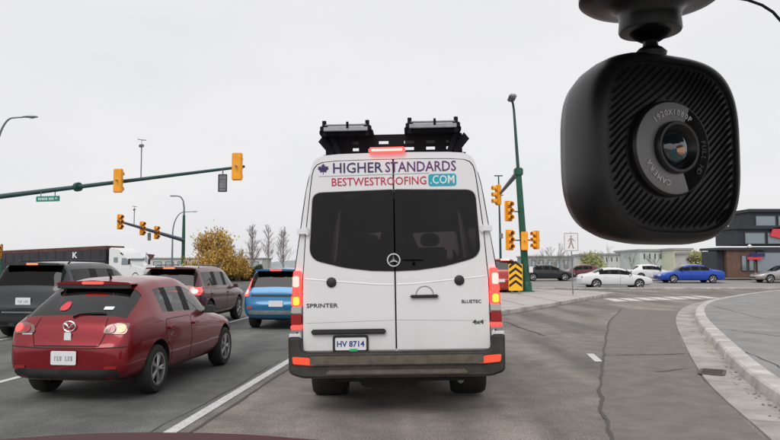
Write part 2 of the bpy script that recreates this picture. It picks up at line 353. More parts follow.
a, b = G(590, 354), G(599, 362); strip('lane_dash', [(a.x, a.y), (b.x, b.y)], .13, .006, M['line'], road)
# darker repaired strip on the right with its tar seams
seam = [G(u, v) for u, v in ((616, 446), (606, 425), (601, 405), (600, 385), (602, 365), (605, 345), (607, 332), (611, 320), (622, 309))]
edge = [G(u, v) for u, v in ((776, 446), (738, 410), (706, 380), (684, 343), (677, 322), (680, 311))]
pt = sheet('asphalt_patch', [(p.x, p.y) for p in seam] + [(p.x - .05, p.y) for p in reversed(edge)], .004, M['patch'], road)
sm = []
o_ = 0
for p in smooth_path([(q.x, q.y) for q in seam], 12): o_ = .7 * o_ + random.uniform(-.014, .014); sm.append((p[0] + o_, p[1]))
strip('crack', sm, .036, .009, M['tar'], road, .5)
for (u0, v0, u1, v1, w_) in ((604, 356, 684, 354, .05), (505, 322, 545, 336, .05), (655, 372, 690, 369, .03)):
    p, q = G(u0, v0), G(u1, v1); strip('crack', jagline((p.x, p.y), (q.x, q.y), 18, .025), w_, .0095, M['tar'], road, .7)
# stains
def blot(u, v, rx, ry, mname='tar_stain'):
    c = G(u, v); pts = []
    for k in range(22):
        a = 2 * math.pi * k / 22; r = 1 + random.uniform(-.25, .25); pts.append((c.x + rx * r * math.cos(a), c.y + ry * r * math.sin(a)))
    return sheet('stain', pts, .0055, M['stain'], road)
M['stain'] = mat('oil_stain', (.15, .138, .128), .8, var=.35, vscale=9, bump=.4, bscale=110)
# crosswalk bars over the turning lane and the main street
for i in range(7):
    p = G(612 + 15 * i, 300 - .45 * i); strip('crosswalk_bar', [(p.x, p.y - 1.4), (p.x + .3, p.y + 1.4)], .62, .006, M['line'], road)
strip('stop_line', [(lx(OFF1 - 7, 34), 34), (lx(OFF1 + 4.2, 34), 34)], .45, .006, M['line'], road)
p, q = G(735, 296), G(790, 289); strip('lane_line', [(p.x, p.y), (q.x, q.y)], .22, .006, M['line'], road)

def offset_poly(pts, d):
    o = []
    for i, p in enumerate(pts):
        a = Vector(pts[max(i - 1, 0)]); b = Vector(pts[min(i + 1, len(pts) - 1)]); t = (b - a).normalized(); o.append((p[0] + t.y * d, p[1] - t.x * d))
    return o
def ribbon(path_a, path_b, z0a, z0b, zbot):
    """solid strip between two plan paths with a sloped top"""
    mb = MB(); n = len(path_a)
    vs = [(*p, z0a) for p in path_a] + [(*p, z0b) for p in path_b] + [(*p, zbot) for p in path_a] + [(*p, zbot) for p in path_b]
    fs = []
    for i in range(n - 1):
        fs += [(i, i + 1, n + i + 1, n + i), (2 * n + i, 2 * n + i + 1, i + 1, i), (n + i, n + i + 1, 3 * n + i + 1, 3 * n + i)]
    fs += [(0, n, 3 * n, 2 * n), (n - 1, 2 * n - 1, 4 * n - 1, 3 * n - 1)]
    return mb.add(vs, fs)
# concrete gutter and kerb round the right-hand corner, cast in bays
gp = [G(u, v) for u, v in ((840, 505), (770, 440), (706, 381), (684, 343), (676, 322), (680, 311), (692, 304.5), (712, 300), (748, 294.5), (800, 289))]
gp = smooth_path([(p.x, p.y) for p in gp], 12)
kerb_r = tag(bpy.data.objects.new('kerb', None), kind='structure'); COL.objects.link(kerb_r)
A0 = gp; A1 = offset_poly(gp, .52); A2 = offset_poly(gp, .66); A3 = offset_poly(gp, .82)
cum = [0]
for i in range(len(gp) - 1): cum.append(cum[-1] + (Vector(gp[i + 1]) - Vector(gp[i])).length)
def sub(path, s0, s1, n=6):
    out = []
    for k in range(n + 1):
        s_ = s0 + (s1 - s0) * k / n
        for i in range(len(cum) - 1):
            if cum[i] <= s_ <= cum[i + 1] + 1e-9:
                t = (s_ - cum[i]) / max(1e-6, cum[i + 1] - cum[i]); out.append(tuple(Vector(path[i]).lerp(Vector(path[i + 1]), t))); break
    return out
s_ = 0
while s_ + 1 < cum[-1]:
    e_ = min(s_ + 2.6, cum[-1] - .01)
    a, b, c, d = (sub(x, s_ + .018, e_ - .018) for x in (A0, A1, A2, A3))
    ribbon(a, b, .018, .006, -.04).build('gutter_slab', M['concrete'], kerb_r, smooth=20)
    mb = ribbon(b, c, .012, .145, -.04)
    mb = MB(); n = len(b); prof = [(b, .0), (b, .02), ([tuple(Vector(p).lerp(Vector(q), .22)) for p, q in zip(b, c)], .125), ([tuple(Vector(p).lerp(Vector(q), .45)) for p, q in zip(b, c)], .15), (c, .152), (d, .152), (d, -.04)]
    vs = []; fs = []
    for path, z in prof: vs += [(*p, z) for p in path]
    for j in range(len(prof) - 1):
        for i in range(n - 1): fs.append((j * n + i, j * n + i + 1, (j + 1) * n + i + 1, (j + 1) * n + i))
    fs += [tuple(j * n for j in range(len(prof))), tuple(j * n + n - 1 for j in range(len(prof)))]
    mb.add(vs, fs).build('kerb_stone', M['kerb'], kerb_r, smooth=30)
    s_ = e_
pathpoly = [p for p in offset_poly(gp, .81)] + [(80, 40), (80, -20), (12, -20)]
pathway = sheet('path', pathpoly, .145, M['asphalt2']); tag(pathway, kind='structure')
for (u0, v0, u1, v1) in ((745, 352, 790, 372), (712, 306, 760, 318), (730, 330, 790, 338)):
    p, q = G(u0, v0, .145), G(u1, v1, .145); strip('crack', jagline((p.x, p.y), (q.x, q.y), 14, .03), .03, .149, M['tar'], pathway, .6)
# storm drain set in the gutter
dl = G(721, 373.5)
dr = thing('storm_drain', 'rusty dark storm drain grate let into the gutter by the right kerb', 'drain', (dl.x - .13, dl.y, .014), R(-28))
mb = MB(); mb.prism(rrect(0, 0, .36, .60, .12), .010, -.006, 'xy'); mb.build('well', M['dark'], dr, smooth=0)
mb = MB()
for x in (-.16, .16): mb.box((x, 0, .006), (.04, .52, .016))
for y in (-.28, .28): mb.box((0, y, .0065), (.30, .04, .016))
mb.build('frame', M['iron'], dr)
for k in range(7): MB().box((0, -.21 + k * .07, .005), (.28, .026, .014)).build('bar', M['iron'], dr)

# brown leaf litter and grit lying in the gutter
random.seed(5); vs = []; fs = []
for k in range(420):
    i = random.randrange(10, len(gp) - 30); t = random.random(); d_ = .50 - abs(random.gauss(0, .09)); a = Vector(A0[i]).lerp(Vector(A0[i + 1]), t); b = Vector(A1[i]).lerp(Vector(A1[i + 1]), t); p = a.lerp(b, max(0, d_ / .52)); an = random.uniform(0, 6.28); l_ = random.choice((.008, .012, .02, .035)) * random.uniform(.7, 1.2)
    q = len(vs); z = .016
    for kk in range(4): aa = an + kk * math.pi / 2; vs.append((p.x + math.cos(aa) * l_ * (1 if kk % 2 else .55), p.y + math.sin(aa) * l_ * (1 if kk % 2 else .55), z + random.uniform(0, .008)))
    fs.append((q, q + 1, q + 2, q + 3))
M['litter'] = mat('dry_leaves', (.07, .045, .025), .8, col2=(.20, .13, .06), vscale=30)
tag(MB().add(vs, fs).build('leaf_litter', M['litter'], kerb_r, smooth=0, norm=False), kind='stuff')
# raised corner island with pole, chevrons and walk sign
isl = [G(u, v) for u, v in ((480, 321), (500, 315.5), (540, 308.5), (581, 301), (600, 297.5))]
isl = smooth_path([(p.x, p.y) for p in isl], 5)
back = [(12.2, 38.5), (11.6, 41.5), (9.5, 44), (4.5, 45)]
front_left = [(1.6, 45), (1.5, 24)]
outline = isl + back + front_left
island = sheet('traffic_island', outline, .14, M['walk']); tag(island, kind='structure')
IO = outline + [outline[0]]
acc = 0
for i in range(len(IO) - 1):
    a, b = Vector(IO[i]), Vector(IO[i + 1]); L_ = (b - a).length; nseg = max(1, round(L_ / 2.4)); t = (b - a).normalized(); nrm = Vector((t.y, -t.x))
    for k in range(nseg):
        p = a.lerp(b, (k + .5) / nseg) ; mb = MB().box((p.x, p.y, .07), (L_ / nseg - .012, .18, .162), math.atan2(t.y, t.x)); mb.build('kerb_stone', M['kerb'], island, bevel=.02)
for k in range(5):
    x0 = 3 + k * 2; strip('paving_joint', [(x0, 24 + k * 2.2), (x0 - .6, 44)], .03, .144, M['tar'], island)
# raised parking lot on the far right that climbs towards the building
lot = MB().add([(9, 48.5, .004), (110, 48.5, .004), (110, 56, .30), (9, 56, .16), (110, 63, .62), (9, 63, .30), (110, 130, .9), (9, 130, .5)], [(0, 1, 2, 3), (3, 2, 4, 5), (5, 4, 6, 7)]).build('parking_lot', M['lot'], smooth=0); tag(lot, kind='structure')
def lotz(x, y):
    f = (x - 9) / 101
    for (ya, l0, r0), (yb, l1, r1) in zip(((48.5, .004, .004), (56, .16, .3), (63, .3, .62)), ((56, .16, .3), (63, .3, .62), (130, .5, .9))):
        if ya <= y <= yb:
            t = (y - ya) / (yb - ya); return (l0 + (r0 - l0) * f) * (1 - t) + (l1 + (r1 - l1) * f) * t
    return 0
mb = MB().box((44, 48.4, .06), (70, .3, .13)); ks = mb.build('lot_kerb', M['kerb'], bevel=.03); tag(ks, kind='structure')
# far ridge
random.seed(3); pts = []; n = 90
vs = []; fs = []
for i in range(n):
    x = -700 + 1400 * i / (n - 1); h = 7 + 4 * math.sin(i * .31) + 2.5 * math.sin(i * .83 + 1) + random.uniform(-.8, .8); vs += [(x, 620, -1), (x, 640, max(2, h)), (x, 760, -1)]
for i in range(n - 1): fs += [(3 * i, 3 * i + 3, 3 * i + 4, 3 * i + 1), (3 * i + 1, 3 * i + 4, 3 * i + 5, 3 * i + 2)]
tag(MB().add(vs, fs).build('hills', M['hill'], smooth=60), kind='structure')

# ------------------------------------------------------------------ lofted car bodies
def loft_body(rows, glass_faces, m_body, wheels, wr, parent, wl, name='body', level=2, ring=None, glassmat=None, cap=(True, True)):
    """rows -> ring cage -> subdivision -> wheel arches cut -> body + one mesh per window; returns (body, bvh)"""
    rings = [(ring or car_ring)(*r) for r in rows]; np_ = len(rings[0][1]); nr = len(rings)
    bm = bmesh.new(); V = []
    for (y, pts) in rings:
        rv = [bm.verts.new((x, y, z)) for x, z in pts]
        lv = [rv[0]] + [bm.verts.new((-x, y, z)) for x, z in pts[1:-1]] + [rv[-1]]
        V.append((rv, lv))
    for i in range(nr - 1):
        for j in range(np_ - 1):
            gl = int(glass_faces(i, j))
            for s in (0, 1):
                q = [V[i][s][j], V[i + 1][s][j], V[i + 1][s][j + 1], V[i][s][j + 1]]
                f = bm.faces.new(q if s == 0 else q[::-1]); f.material_index = gl
    for i, rev, on in ((0, False, cap[0]), (nr - 1, True, cap[1])):
        if not on: continue
        for j in range(np_ - 1):
            q = []
            for v in (V[i][0][j], V[i][0][j + 1], V[i][1][j + 1], V[i][1][j]):
                if v not in q: q.append(v)
            bm.faces.new(q[::-1] if rev else q)
    bmesh.ops.recalc_face_normals(bm, faces=bm.faces)
    me = bpy.data.meshes.new(name); bm.to_mesh(me); bm.free()
    for k in range(3): me.materials.append([m_body, glassmat or M['tint'], M['dark']][k])
    o = bpy.data.objects.new('tmp', me); COL.objects.link(o)
    md = o.modifiers.new('s', 'SUBSURF'); md.levels = level; md.render_levels = level; md.subdivision_type = 'CATMULL_CLARK'
    cuts = []
    if wheels:
        cb = MB()
        for (x, y) in wheels:
            sx = 1 if x > 0 else -1
            cb.lathe([(0, sx * (abs(x) - wl)), (wr, sx * (abs(x) - wl)), (wr, sx * (abs(x) + .5)), (0, sx * (abs(x) + .5))], 'x', 28, (0, y, wr * .93))
        bmc = bmesh.new(); cme = cb.mesh(); bmc.from_mesh(cme); bmesh.ops.remove_doubles(bmc, verts=bmc.verts, dist=1e-4); bmesh.ops.recalc_face_normals(bmc, faces=bmc.faces)
        for f in bmc.faces: f.material_index = 2
        bmc.to_mesh(cme); bmc.free()
        for k in range(3): cme.materials.append([m_body, M['tint'], M['dark']][k])
        co = bpy.data.objects.new('cut', cme); COL.objects.link(co); cuts.append(co)
        bo = o.modifiers.new('b', 'BOOLEAN'); bo.object = co; bo.operation = 'DIFFERENCE'; bo.solver = 'EXACT'; bo.material_mode = 'INDEX'
    dg = bpy.context.evaluated_depsgraph_get(); full = bpy.data.meshes.new_from_object(o.evaluated_get(dg))
    bpy.data.objects.remove(o)
    for c in cuts: bpy.data.objects.remove(c)
    bm = bmesh.new(); bm.from_mesh(full); bm.faces.ensure_lookup_table(); bvh = BVHTree.FromBMesh(bm)
    def extract(fset, nm, mt, keepmats=False, push=0):
        b2 = bmesh.new(); mp_ = {}
        for f in fset:
            for v in f.verts:
                if v not in mp_: mp_[v] = b2.verts.new(v.co - v.normal * push)
            nf = b2.faces.new([mp_[v] for v in f.verts]); nf.material_index = f.material_index; nf.smooth = True
        m2 = bpy.data.meshes.new(nm); b2.to_mesh(m2); b2.free()
        ob = bpy.data.objects.new(nm, m2); COL.objects.link(ob); ob.parent = parent
        if keepmats:
            for k in range(3): m2.materials.append([m_body, M['tint'], M['dark']][k])
        else:
            for p in m2.polygons: p.material_index = 0
            m2.materials.append(mt)
        return ob
    gf = [f for f in bm.faces if f.material_index == 1]; bf = [f for f in bm.faces if f.material_index != 1]
    bm.normal_update()
    body = extract(bf, name, m_body, True); body.data.set_sharp_from_angle(angle=R(50))
    seen = set(); gset = set(gf)
    for f in gf:
        if f in seen: continue
        st = [f]; seen.add(f); isl_ = []
        while st:
            q = st.pop(); isl_.append(q)
            for e in q.edges:
                for h in e.link_faces:
                    if h in gset and h not in seen: seen.add(h); st.append(h)
        extract(isl_, 'window', glassmat or M['tint'], push=.004)
    bm.free(); bpy.data.meshes.remove(full)
    return body, bvh

def car_ring(y, zb, zm, zbelt, ztop, w_, wt):
    ch = max(0, ztop - zbelt); k = min(1, ch / .3); g_ = w_ * .95
    return (y, [(0, zb), (.78 * w_, zb), (.955 * w_, zb + .08), (w_, zm), (.985 * w_, zbelt - .10), (g_, zbelt),
                (wt + .055 * k, ztop - .075 * k - .012 * (1 - k)), (wt - .03, ztop - .02 * k), (wt * .5, ztop), (0, ztop + .012)])

def project(poly, bvh, name, m, parent, frm='rear', off=.004, th=.012, div=3, label=None):
    """a flat outline laid over the body (x,z seen from the rear or y,z seen from a side) as a thin shell"""
    bm = bmesh.new(); vs = [bm.verts.new((a, 0, b)) for a, b in poly]
    es = [bm.edges.new((vs[i], vs[(i + 1) % len(vs)])) for i in range(len(vs))]
    bmesh.ops.triangle_fill(bm, edges=es, use_beauty=True)
    for _ in range(div):
        L_ = [e for e in bm.edges if e.calc_length() > .07]
        if not L_: break
        bmesh.ops.subdivide_edges(bm, edges=L_, cuts=1); bmesh.ops.triangulate(bm, faces=bm.faces)
    d = {'rear': Vector((0, 1, 0)), 'right': Vector((-1, 0, 0)), 'left': Vector((1, 0, 0)), 'front': Vector((0, -1, 0))}[frm]
    last = None; nm = {}
    for v in bm.verts:
        a, b = v.co.x, v.co.z
        base = Vector((a, 0, b)) if frm in ('rear', 'front') else Vector((0, a, b))
        hit = None
        for sh in (0, .97, .94, .9, .85):
            bb = base if not sh else (Vector((a * sh, 0, b)) if frm in ('rear', 'front') else Vector((0, a, b + (1 - sh) * .5)))
            loc, nrm, idx, dist = bvh.ray_cast(bb - d * 8, d)
            if loc is not None: hit = (loc, nrm); break
        if hit is None: hit = last or (base, -d)
        last = hit; v.co = hit[0] - d * off; nm[v] = hit[1]
    bmesh.ops.recalc_face_normals(bm, faces=bm.faces)
    g_ = bmesh.ops.extrude_face_region(bm, geom=bm.faces[:])
    bmesh.ops.translate(bm, vec=d * (-th), verts=[e for e in g_['geom'] if isinstance(e, bmesh.types.BMVert)])
    bmesh.ops.recalc_face_normals(bm, faces=bm.faces)
    me = bpy.data.meshes.new(name); bm.to_mesh(me); bm.free()
    o = link(name, me, m, parent, 40)
    if label: o['label'] = label
    return o
def poly_line(pts, w_):
    """closed outline around a 2-D polyline"""
    l, r_ = [], []
    for i, p in enumerate(pts):
        a = Vector(pts[max(i - 1, 0)]); b = Vector(pts[min(i + 1, len(pts) - 1)]); t = (b - a).normalized(); n = Vector((-t.y, t.x)) * w_ / 2
        l.append(tuple(Vector(p) + n)); r_.append(tuple(Vector(p) - n))
    return l + r_[::-1]
_wheel = {}
def wheel(parent, x, y, r, wd=.21, spokes=5, name='wheel', rimmat='rim'):
    key = (r, wd, spokes, rimmat)
    if key not in _wheel:
        h = wd / 2
        t = MB().lathe([(r * .64, -h * .8), (r * .70, -h), (r * .90, -h), (r * .975, -h * .8), (r, -h * .45), (r, h * .45), (r * .975, h * .8), (r * .90, h), (r * .70, h), (r * .64, h * .8), (r * .62, 0), (r * .64, -h * .8)], 'x', 36).mesh('tyre')
        q = MB(); q.lathe([(r * .645, h * .35), (r * .66, h * .9), (r * .60, h * .92), (r * .57, h * .45), (r * .56, h * .1), (0, h * .1)], 'x', 36)
        rimb = MB(); rimb.lathe([(r * .665, h * .3), (r * .675, h * .97), (r * .60, h * .98), (r * .58, h * .4)], 'x', 36); rimb.lathe([(r * .17, h * .4), (r * .16, h * .82), (r * .10, h * .92), (0, h * .92)], 'x', 20)
        for k in range(spokes):
            a = 2 * math.pi * k / spokes
            for da in (-.13, .13):
                p0 = Vector((h * .78, math.cos(a + da * .5) * r * .12, math.sin(a + da * .5) * r * .12)); p1 = Vector((h * .72, math.cos(a + da) * r * .62, math.sin(a + da) * r * .62))
                rimb.tube([p0, p1], [r * .055, r * .06], 6)
        hub = MB().lathe([(r * .6, h * .05), (r * .3, h * .12), (0, h * .12)], 'x', 24).mesh('hub')
        _wheel[key] = (t, rimb.mesh('rim'), hub)
    t, rm, hb = _wheel[key]
    o = link(name, t, M['rubber'], parent, 40); o.location = (x, y, r)
    if x < 0: o.rotation_euler = (0, 0, math.pi)
    a = link('rim', rm, M[rimmat], o, 30); b = link('brake_disc', hb, M['trim'], o, 30)
    return o
def seats(parent, xs, y, z, wd=.46, h=.62):
    for x in xs:
        mb = MB(); mb.box((x, y, z + .1), (wd, .5, .18)); mb.box((x, y - .24, z + .1 + h / 2), (wd, .14, h), rx=R(8)); sb = mb.build('seat', M['seat'], parent, bevel=.04)
        MB().lathe([(0.001, -.11), (wd * .2, -.10), (wd * .28, -.05), (wd * .29, .02), (wd * .24, .08), (wd * .12, .11), (0.001, .115)], 'z', 16, (x, y - .30, z + h + .22)).build('headrest', M['seat'], sb)
def plate(parent, x, y, z, s, wd=.34, ht=.165, rx=0, name='licence_plate', m=None):
    mb = MB().prism(rrect(0, 0, wd, ht, .018), .006); o = mb.build(name, m or M['plate'], parent, smooth=30)
    T = Matrix.Translation((x, y, z)) @ Matrix.Rotation(rx, 4, 'X'); o.data.transform(T)
    if s: text('plate_number', s, ht * .52, M['plate_ink'], o, T @ Matrix.Translation((0, -.002, -.004)) @ FACE, bold=.002, width=wd * .82)
    return o
def plate_marks(parent, y, z):
    # characters too small to read: plain upright strokes
    mb = MB()
    for k, x in enumerate((-.105, -.07, -.035, .03, .065, .10)): mb.box((x, y, z), (.010 + .006 * (k % 3), .002, .055)); mb.box((x + .008, y, z + .02 * (-1) ** k), (.016, .0024, .010))
    return mb.build('plate_number', M['grey_vinyl'], parent, smooth=0)
def mirror_part(parent, x, y, z, m, s=1):
    for sx in (-1, 1):
        mb = MB().box((sx * (x + .07), y, z - .01), (.17 * s, .11, .12 * s), taper=.82); mb.tube([(sx * (x - .06), y + .02, z - .05), (sx * (x + .05), y, z - .03)], .02, 6); mb.build('mirror', m, parent, bevel=.048, seg=3)

HATCH = [(0, .34, .45, .60, .63, .56, .44), (.045, .27, .47, .64, .67, .70, .56), (.12, .25, .52, .86, .90, .765, .61), (.20, .24, .55, .935, .98, .79, .64), (.48, .22, .55, .955, 1.19, .812, .58),
         (.74, .22, .55, .96, 1.355, .825, .535), (.84, .22, .55, .96, 1.40, .83, .53), (1.02, .20, .55, .955, 1.425, .83, .53), (1.30, .20, .55, .94, 1.45, .83, .535), (1.36, .20, .55, .937, 1.453, .83, .535), (2.05, .20, .55, .915, 1.465, .83, .54), (2.12, .20, .55, .91, 1.46, .83, .54),
         (2.60, .20, .55, .90, 1.39, .83, .535), (3.02, .20, .55, .885, 1.14, .83, .60), (3.33, .20, .55, .86, .92, .82, .64), (3.75, .22, .52, .79, .83, .81, .60), (4.10, .25, .5, .67, .70, .72, .48), (4.36, .30, .47, .54, .56, .52, .36)]
HATCH = [((1.02 + (r[0] - 1.02) * .82 if r[0] < 3.4 else r[0] - .12) if r[0] > 1.02 else r[0],) + r[1:] for r in HATCH]
HATCH_SIDE = (7, 9, 11, 12); HATCH_REAR = (3, 4); HATCH_FRONT = (12, 13)
SUV = [(0, .42, .52, .66, .69, .66, .5), (.04, .32, .55, .72, .75, .82, .62), (.10, .29, .6, 1.00, 1.04, .885, .68), (.15, .28, .62, 1.07, 1.13, .90, .70), (.30, .26, .62, 1.08, 1.42, .91, .66),
       (.42, .25, .62, 1.08, 1.63, .915, .64), (.52, .25, .62, 1.08, 1.655, .92, .64), (.80, .24, .62, 1.07, 1.68, .92, .645), (1.42, .24, .62, 1.06, 1.69, .92, .65), (1.50, .24, .62, 1.06, 1.69, .92, .65), (2.30, .24, .62, 1.045, 1.685, .92, .65), (2.38, .24, .62, 1.04, 1.68, .92, .65),
       (2.85, .24, .62, 1.03, 1.60, .92, .63), (3.25, .25, .62, 1.02, 1.32, .92, .65), (3.50, .26, .62, 1.01, 1.09, .91, .68), (4.15, .28, .6, .95, .99, .89, .64), (4.45, .31, .56, .82, .85, .80, .54), (4.58, .37, .54, .68, .70, .6, .42)]
SEDAN = [(0, .36, .47, .62, .66, .60, .46), (.035, .28, .5, .68, .72, .75, .6), (.09, .26, .54, .86, .90, .80, .62), (.16, .24, .55, .95, .99, .83, .62), (.60, .22, .55, .95, 1.03, .86, .62),
         (.86, .22, .55, .95, 1.09, .865, .60), (1.18, .21, .55, .94, 1.28, .87, .585), (1.48, .20, .55, .935, 1.405, .87, .57), (1.80, .20, .55, .93, 1.44, .87, .57), (1.88, .20, .55, .93, 1.445, .87, .57), (2.50, .20, .55, .915, 1.445, .87, .57), (2.57, .20, .55, .91, 1.44, .87, .57),
         (3.0, .20, .55, .90, 1.34, .87, .57), (3.36, .20, .55, .89, 1.12, .87, .60), (3.66, .20, .55, .875, .94, .86, .65), (4.35, .22, .53, .80, .84, .84, .6), (4.68, .25, .5, .70, .72, .76, .5), (4.82, .3, .48, .58, .6, .55, .38)]
def scale_rows(rows, L, W, H):
    l0 = rows[-1][0]; h0 = max(r[4] for r in rows); w0 = max(r[5] for r in rows)
    return [(r[0] * L / l0, r[1], r[2] * H / h0, r[3] * H / h0, r[4] * H / h0, r[5] * W / 2 / w0, r[6] * W / 2 / w0) for r in rows]
def make_car(name, label, kind, paintname, loc, heading, L, W, H, wr, axles, group=None, gl='tint', spokes=5, detail=None, plate_text='', side_windows=None):
    base, sd, rr, fr = {'hatch': (HATCH, HATCH_SIDE, HATCH_REAR, HATCH_FRONT), 'suv': (SUV, (6, 7, 9, 11, 12), (3, 4), (12, 13)), 'sedan': (SEDAN, (6, 7, 9, 11, 12), (5, 6), (12, 13))}[kind]
    rows = scale_rows(base, L, W, H); root = thing(name, label, 'car', loc, heading, group)
    wx = W / 2 - .12
    def gf(i, j): return 1 if (j == 5 and i in sd) or (j in (6, 7, 8) and (i in rr or i in fr)) else 2 if (j == 5 and min(sd) <= i <= max(sd)) else 0
    body, bvh = loft_body(rows, gf, M[paintname], [(s * wx, a) for s in (-1, 1) for a in axles], wr + .045, root, .16, glassmat=M[gl])
    for a in axles:
        for s in (-1, 1): wheel(root, s * wx, a, wr, spokes=spokes)
    MB().box((0, L / 2, .30), (W * .78, L * .86, .12)).build('underbody', M['dark'], root)
    belt = rows[9][3]
    seats(root, (-W * .2, W * .2), rows[11][0] - .1, .42); seats(root, (-W * .2, W * .2), rows[8][0] - .05, .42, wd=W * .34)
    MB().box((0, rows[13][0], belt - .12), (W * .78, .5, .2)).build('dashboard', M['dark'], root, bevel=.05)
    mirror_part(root, W / 2 - .03, rows[12][0] + .18, belt + .03, M[paintname] if kind != 'hatch' else M['trim'], .9)
    # doors stand 4 mm proud over a dark shut line
    zs = .30
    for side, sgn in (('right', 1), ('left', -1)):
        for (y0, y1) in ((rows[9][0] - .55 * (rows[9][0] - rows[6][0]) if kind != 'sedan' else rows[7][0], rows[10][0] + .02), (rows[10][0] + .05, rows[13][0] - .05)):
            rear = y0 < rows[9][0]
            arch = axles[0] + wr + .09
            poly = [(y1, zs), (y1, belt - .03), (y0, belt - .03), (y0, belt - .30), (max(y0, arch), .52), (max(y0, arch), zs)] if rear else [(y1, zs), (y1, belt - .04), (y0, belt - .03), (y0, zs)]
            poly = round_poly(poly, .06, 3); poly2 = [(a, b) for a, b in poly]
            cx = sum(p[0] for p in poly) / len(poly); cz = sum(p[1] for p in poly) / len(poly)
            project([(cx + (a - cx) * 1.018, cz + (b - cz) * 1.025) for a, b in poly2], bvh, 'shut_line', M['dark'], root, side, -.004, .005)
            d = project(poly2, bvh, 'door', M[paintname], root, side, -.002, .006)
            hy = y0 + .14; project(rrect(hy, belt - .14, .17, .035, .015, 3), bvh, 'handle', M[paintname], d, side, .004, .03, 1)
    if plate_text is not None:
        loc_ = bvh.ray_cast(Vector((0, -2, .62)), Vector((0, 1, 0)))[0]
    return root, bvh, rows
def rear_hit(bvh, x, z):
    h = bvh.ray_cast(Vector((x, -3, z)), Vector((0, 1, 0)))[0]; return h.y if h is not None else 0
def ell(cx, cz, a, b, n=18, rot=0):
    return [(cx + a * math.cos(t) * math.cos(rot) - b * math.sin(t) * math.sin(rot), cz + a * math.cos(t) * math.sin(rot) + b * math.sin(t) * math.cos(rot)) for t in [2 * math.pi * k / n for k in range(n)]]

# ---- red hatchback beside us
gr = 'cars waiting in the lanes to the left'
rc, bv, rw = make_car('parked_hatchback'.replace('parked_', ''), 'ruby red five door hatchback with lit tail light in the next lane', 'hatch', 'red', (-3.80, 8.25, 0), -math.atan(.105), 4.10, 1.62, 1.465, .305, (.80, 3.32), gr, 'clear')
for s in (-1, 1):
    hs_ = project(round_poly([(s * .42, .81), (s * .70, .80), (s * .715, .92), (s * .60, .935), (s * .45, .90)], .04, 3), bv, 'tail_light', M['smoke_lens'], rc, 'rear', .003, .012)
    project(ell(s * .53, .860, .045, .042), bv, 'lens', M['red_off'], hs_, 'rear', .016, .01, 1)
    project(ell(s * .64, .868, .050, .048), bv, 'lens', M['orange_on' if s > 0 else 'red_on'], hs_, 'rear', .016, .01, 1)
    project(rrect(s * .56, .42, .14, .035, .015), bv, 'reflector', M['red_off'], rc, 'rear', .003, .01, 1)
project(round_poly([(-.60, .28), (.60, .28), (.66, .36), (.60, .40), (-.60, .40), (-.66, .36)], .03, 3), bv, 'lower_valance', M['trim'], rc, 'rear', .002, .01)
project(poly_line([(-.72, .655), (-.3, .64), (.3, .64), (.72, .655)], .012), bv, 'bumper_gap', M['dark'], rc, 'rear', .001, .004)
project(poly_line([(-.42, .98), (-.45, .80), (-.40, .665), (.40, .665), (.45, .80), (.42, .98)], .010), bv, 'hatch_gap', M['dark'], rc, 'rear', .001, .004)
plate(rc, 0, rear_hit(bv, 0, .53) - .022, .53, '', .31, .16)
plate_marks(rc, rear_hit(bv, 0, .53) - .0235, .525)
plate(rc, 0, rear_hit(bv, 0, .76) - .012, .745, '', .085, .15, name='bumper_sticker')
y_ = rear_hit(bv, 0, .87)
mb = MB()
for k in range(28):
    a0, a1 = 2 * math.pi * k / 28, 2 * math.pi * (k + 1) / 28
    mb.tube([(.075 * math.cos(a0), y_ - .02, .885 + .06 * math.sin(a0)), (.075 * math.cos(a1), y_ - .02, .885 + .06 * math.sin(a1))], .009, 6)
wing = [(-.062, .915), (-.04, .913), (0, .868), (.04, .913), (.062, .915)]
mb.tube([(a, y_ - .022, b) for a, b in wing], .009, 6); mb.build('emblem', M['chrome'], rc)
sp = MB(); sp.prism(round_poly([(-.50, 1.365), (.50, 1.365), (.47, 1.395), (0, 1.42), (-.47, 1.395)], .02, 3), .22, .60)
sp_ = sp.build('spoiler', M['red'], rc, bevel=.012)
MB().box((0, .592, 1.388), (.28, .03, .034)).build('brake_light', M['red_on'], sp_, bevel=.008); MB().box((0, .63, 1.34), (.96, .05, .05)).build('spoiler_underside', M['trim'], sp_, bevel=.006)
wp = [Vector((x, rear_hit(bv, x, z) - .025, z)) for x, z in ((-.02, 1.0), (.05, 1.03), (.2, 1.045), (.36, 1.045))]
MB().tube(wp, [.022, .016, .013, .01], 6).build('wiper', M['trim'], rc)
project(round_poly([(-.27, 1.10), (-.22, 1.17), (-.16, 1.16), (-.14, 1.09), (-.17, 1.06), (-.25, 1.06)], .03, 3), bv, 'window_sticker', M['sign_red'], rc, 'rear', .003, .003, 1)
project(rrect(.36, 1.09, .12, .035, .01), bv, 'window_sticker', M['white_vinyl'], rc, 'rear', .003, .003, 1)
MB().tube([(0, 1.05, 1.43), (0, 1.0, 1.52)], [.02, .008], 8).build('antenna', M['trim'], rc)
project(rrect(-.52, .80, .13, .02, .004), bv, 'badge', M['chrome'], rc, 'rear', .002, .004, 1)

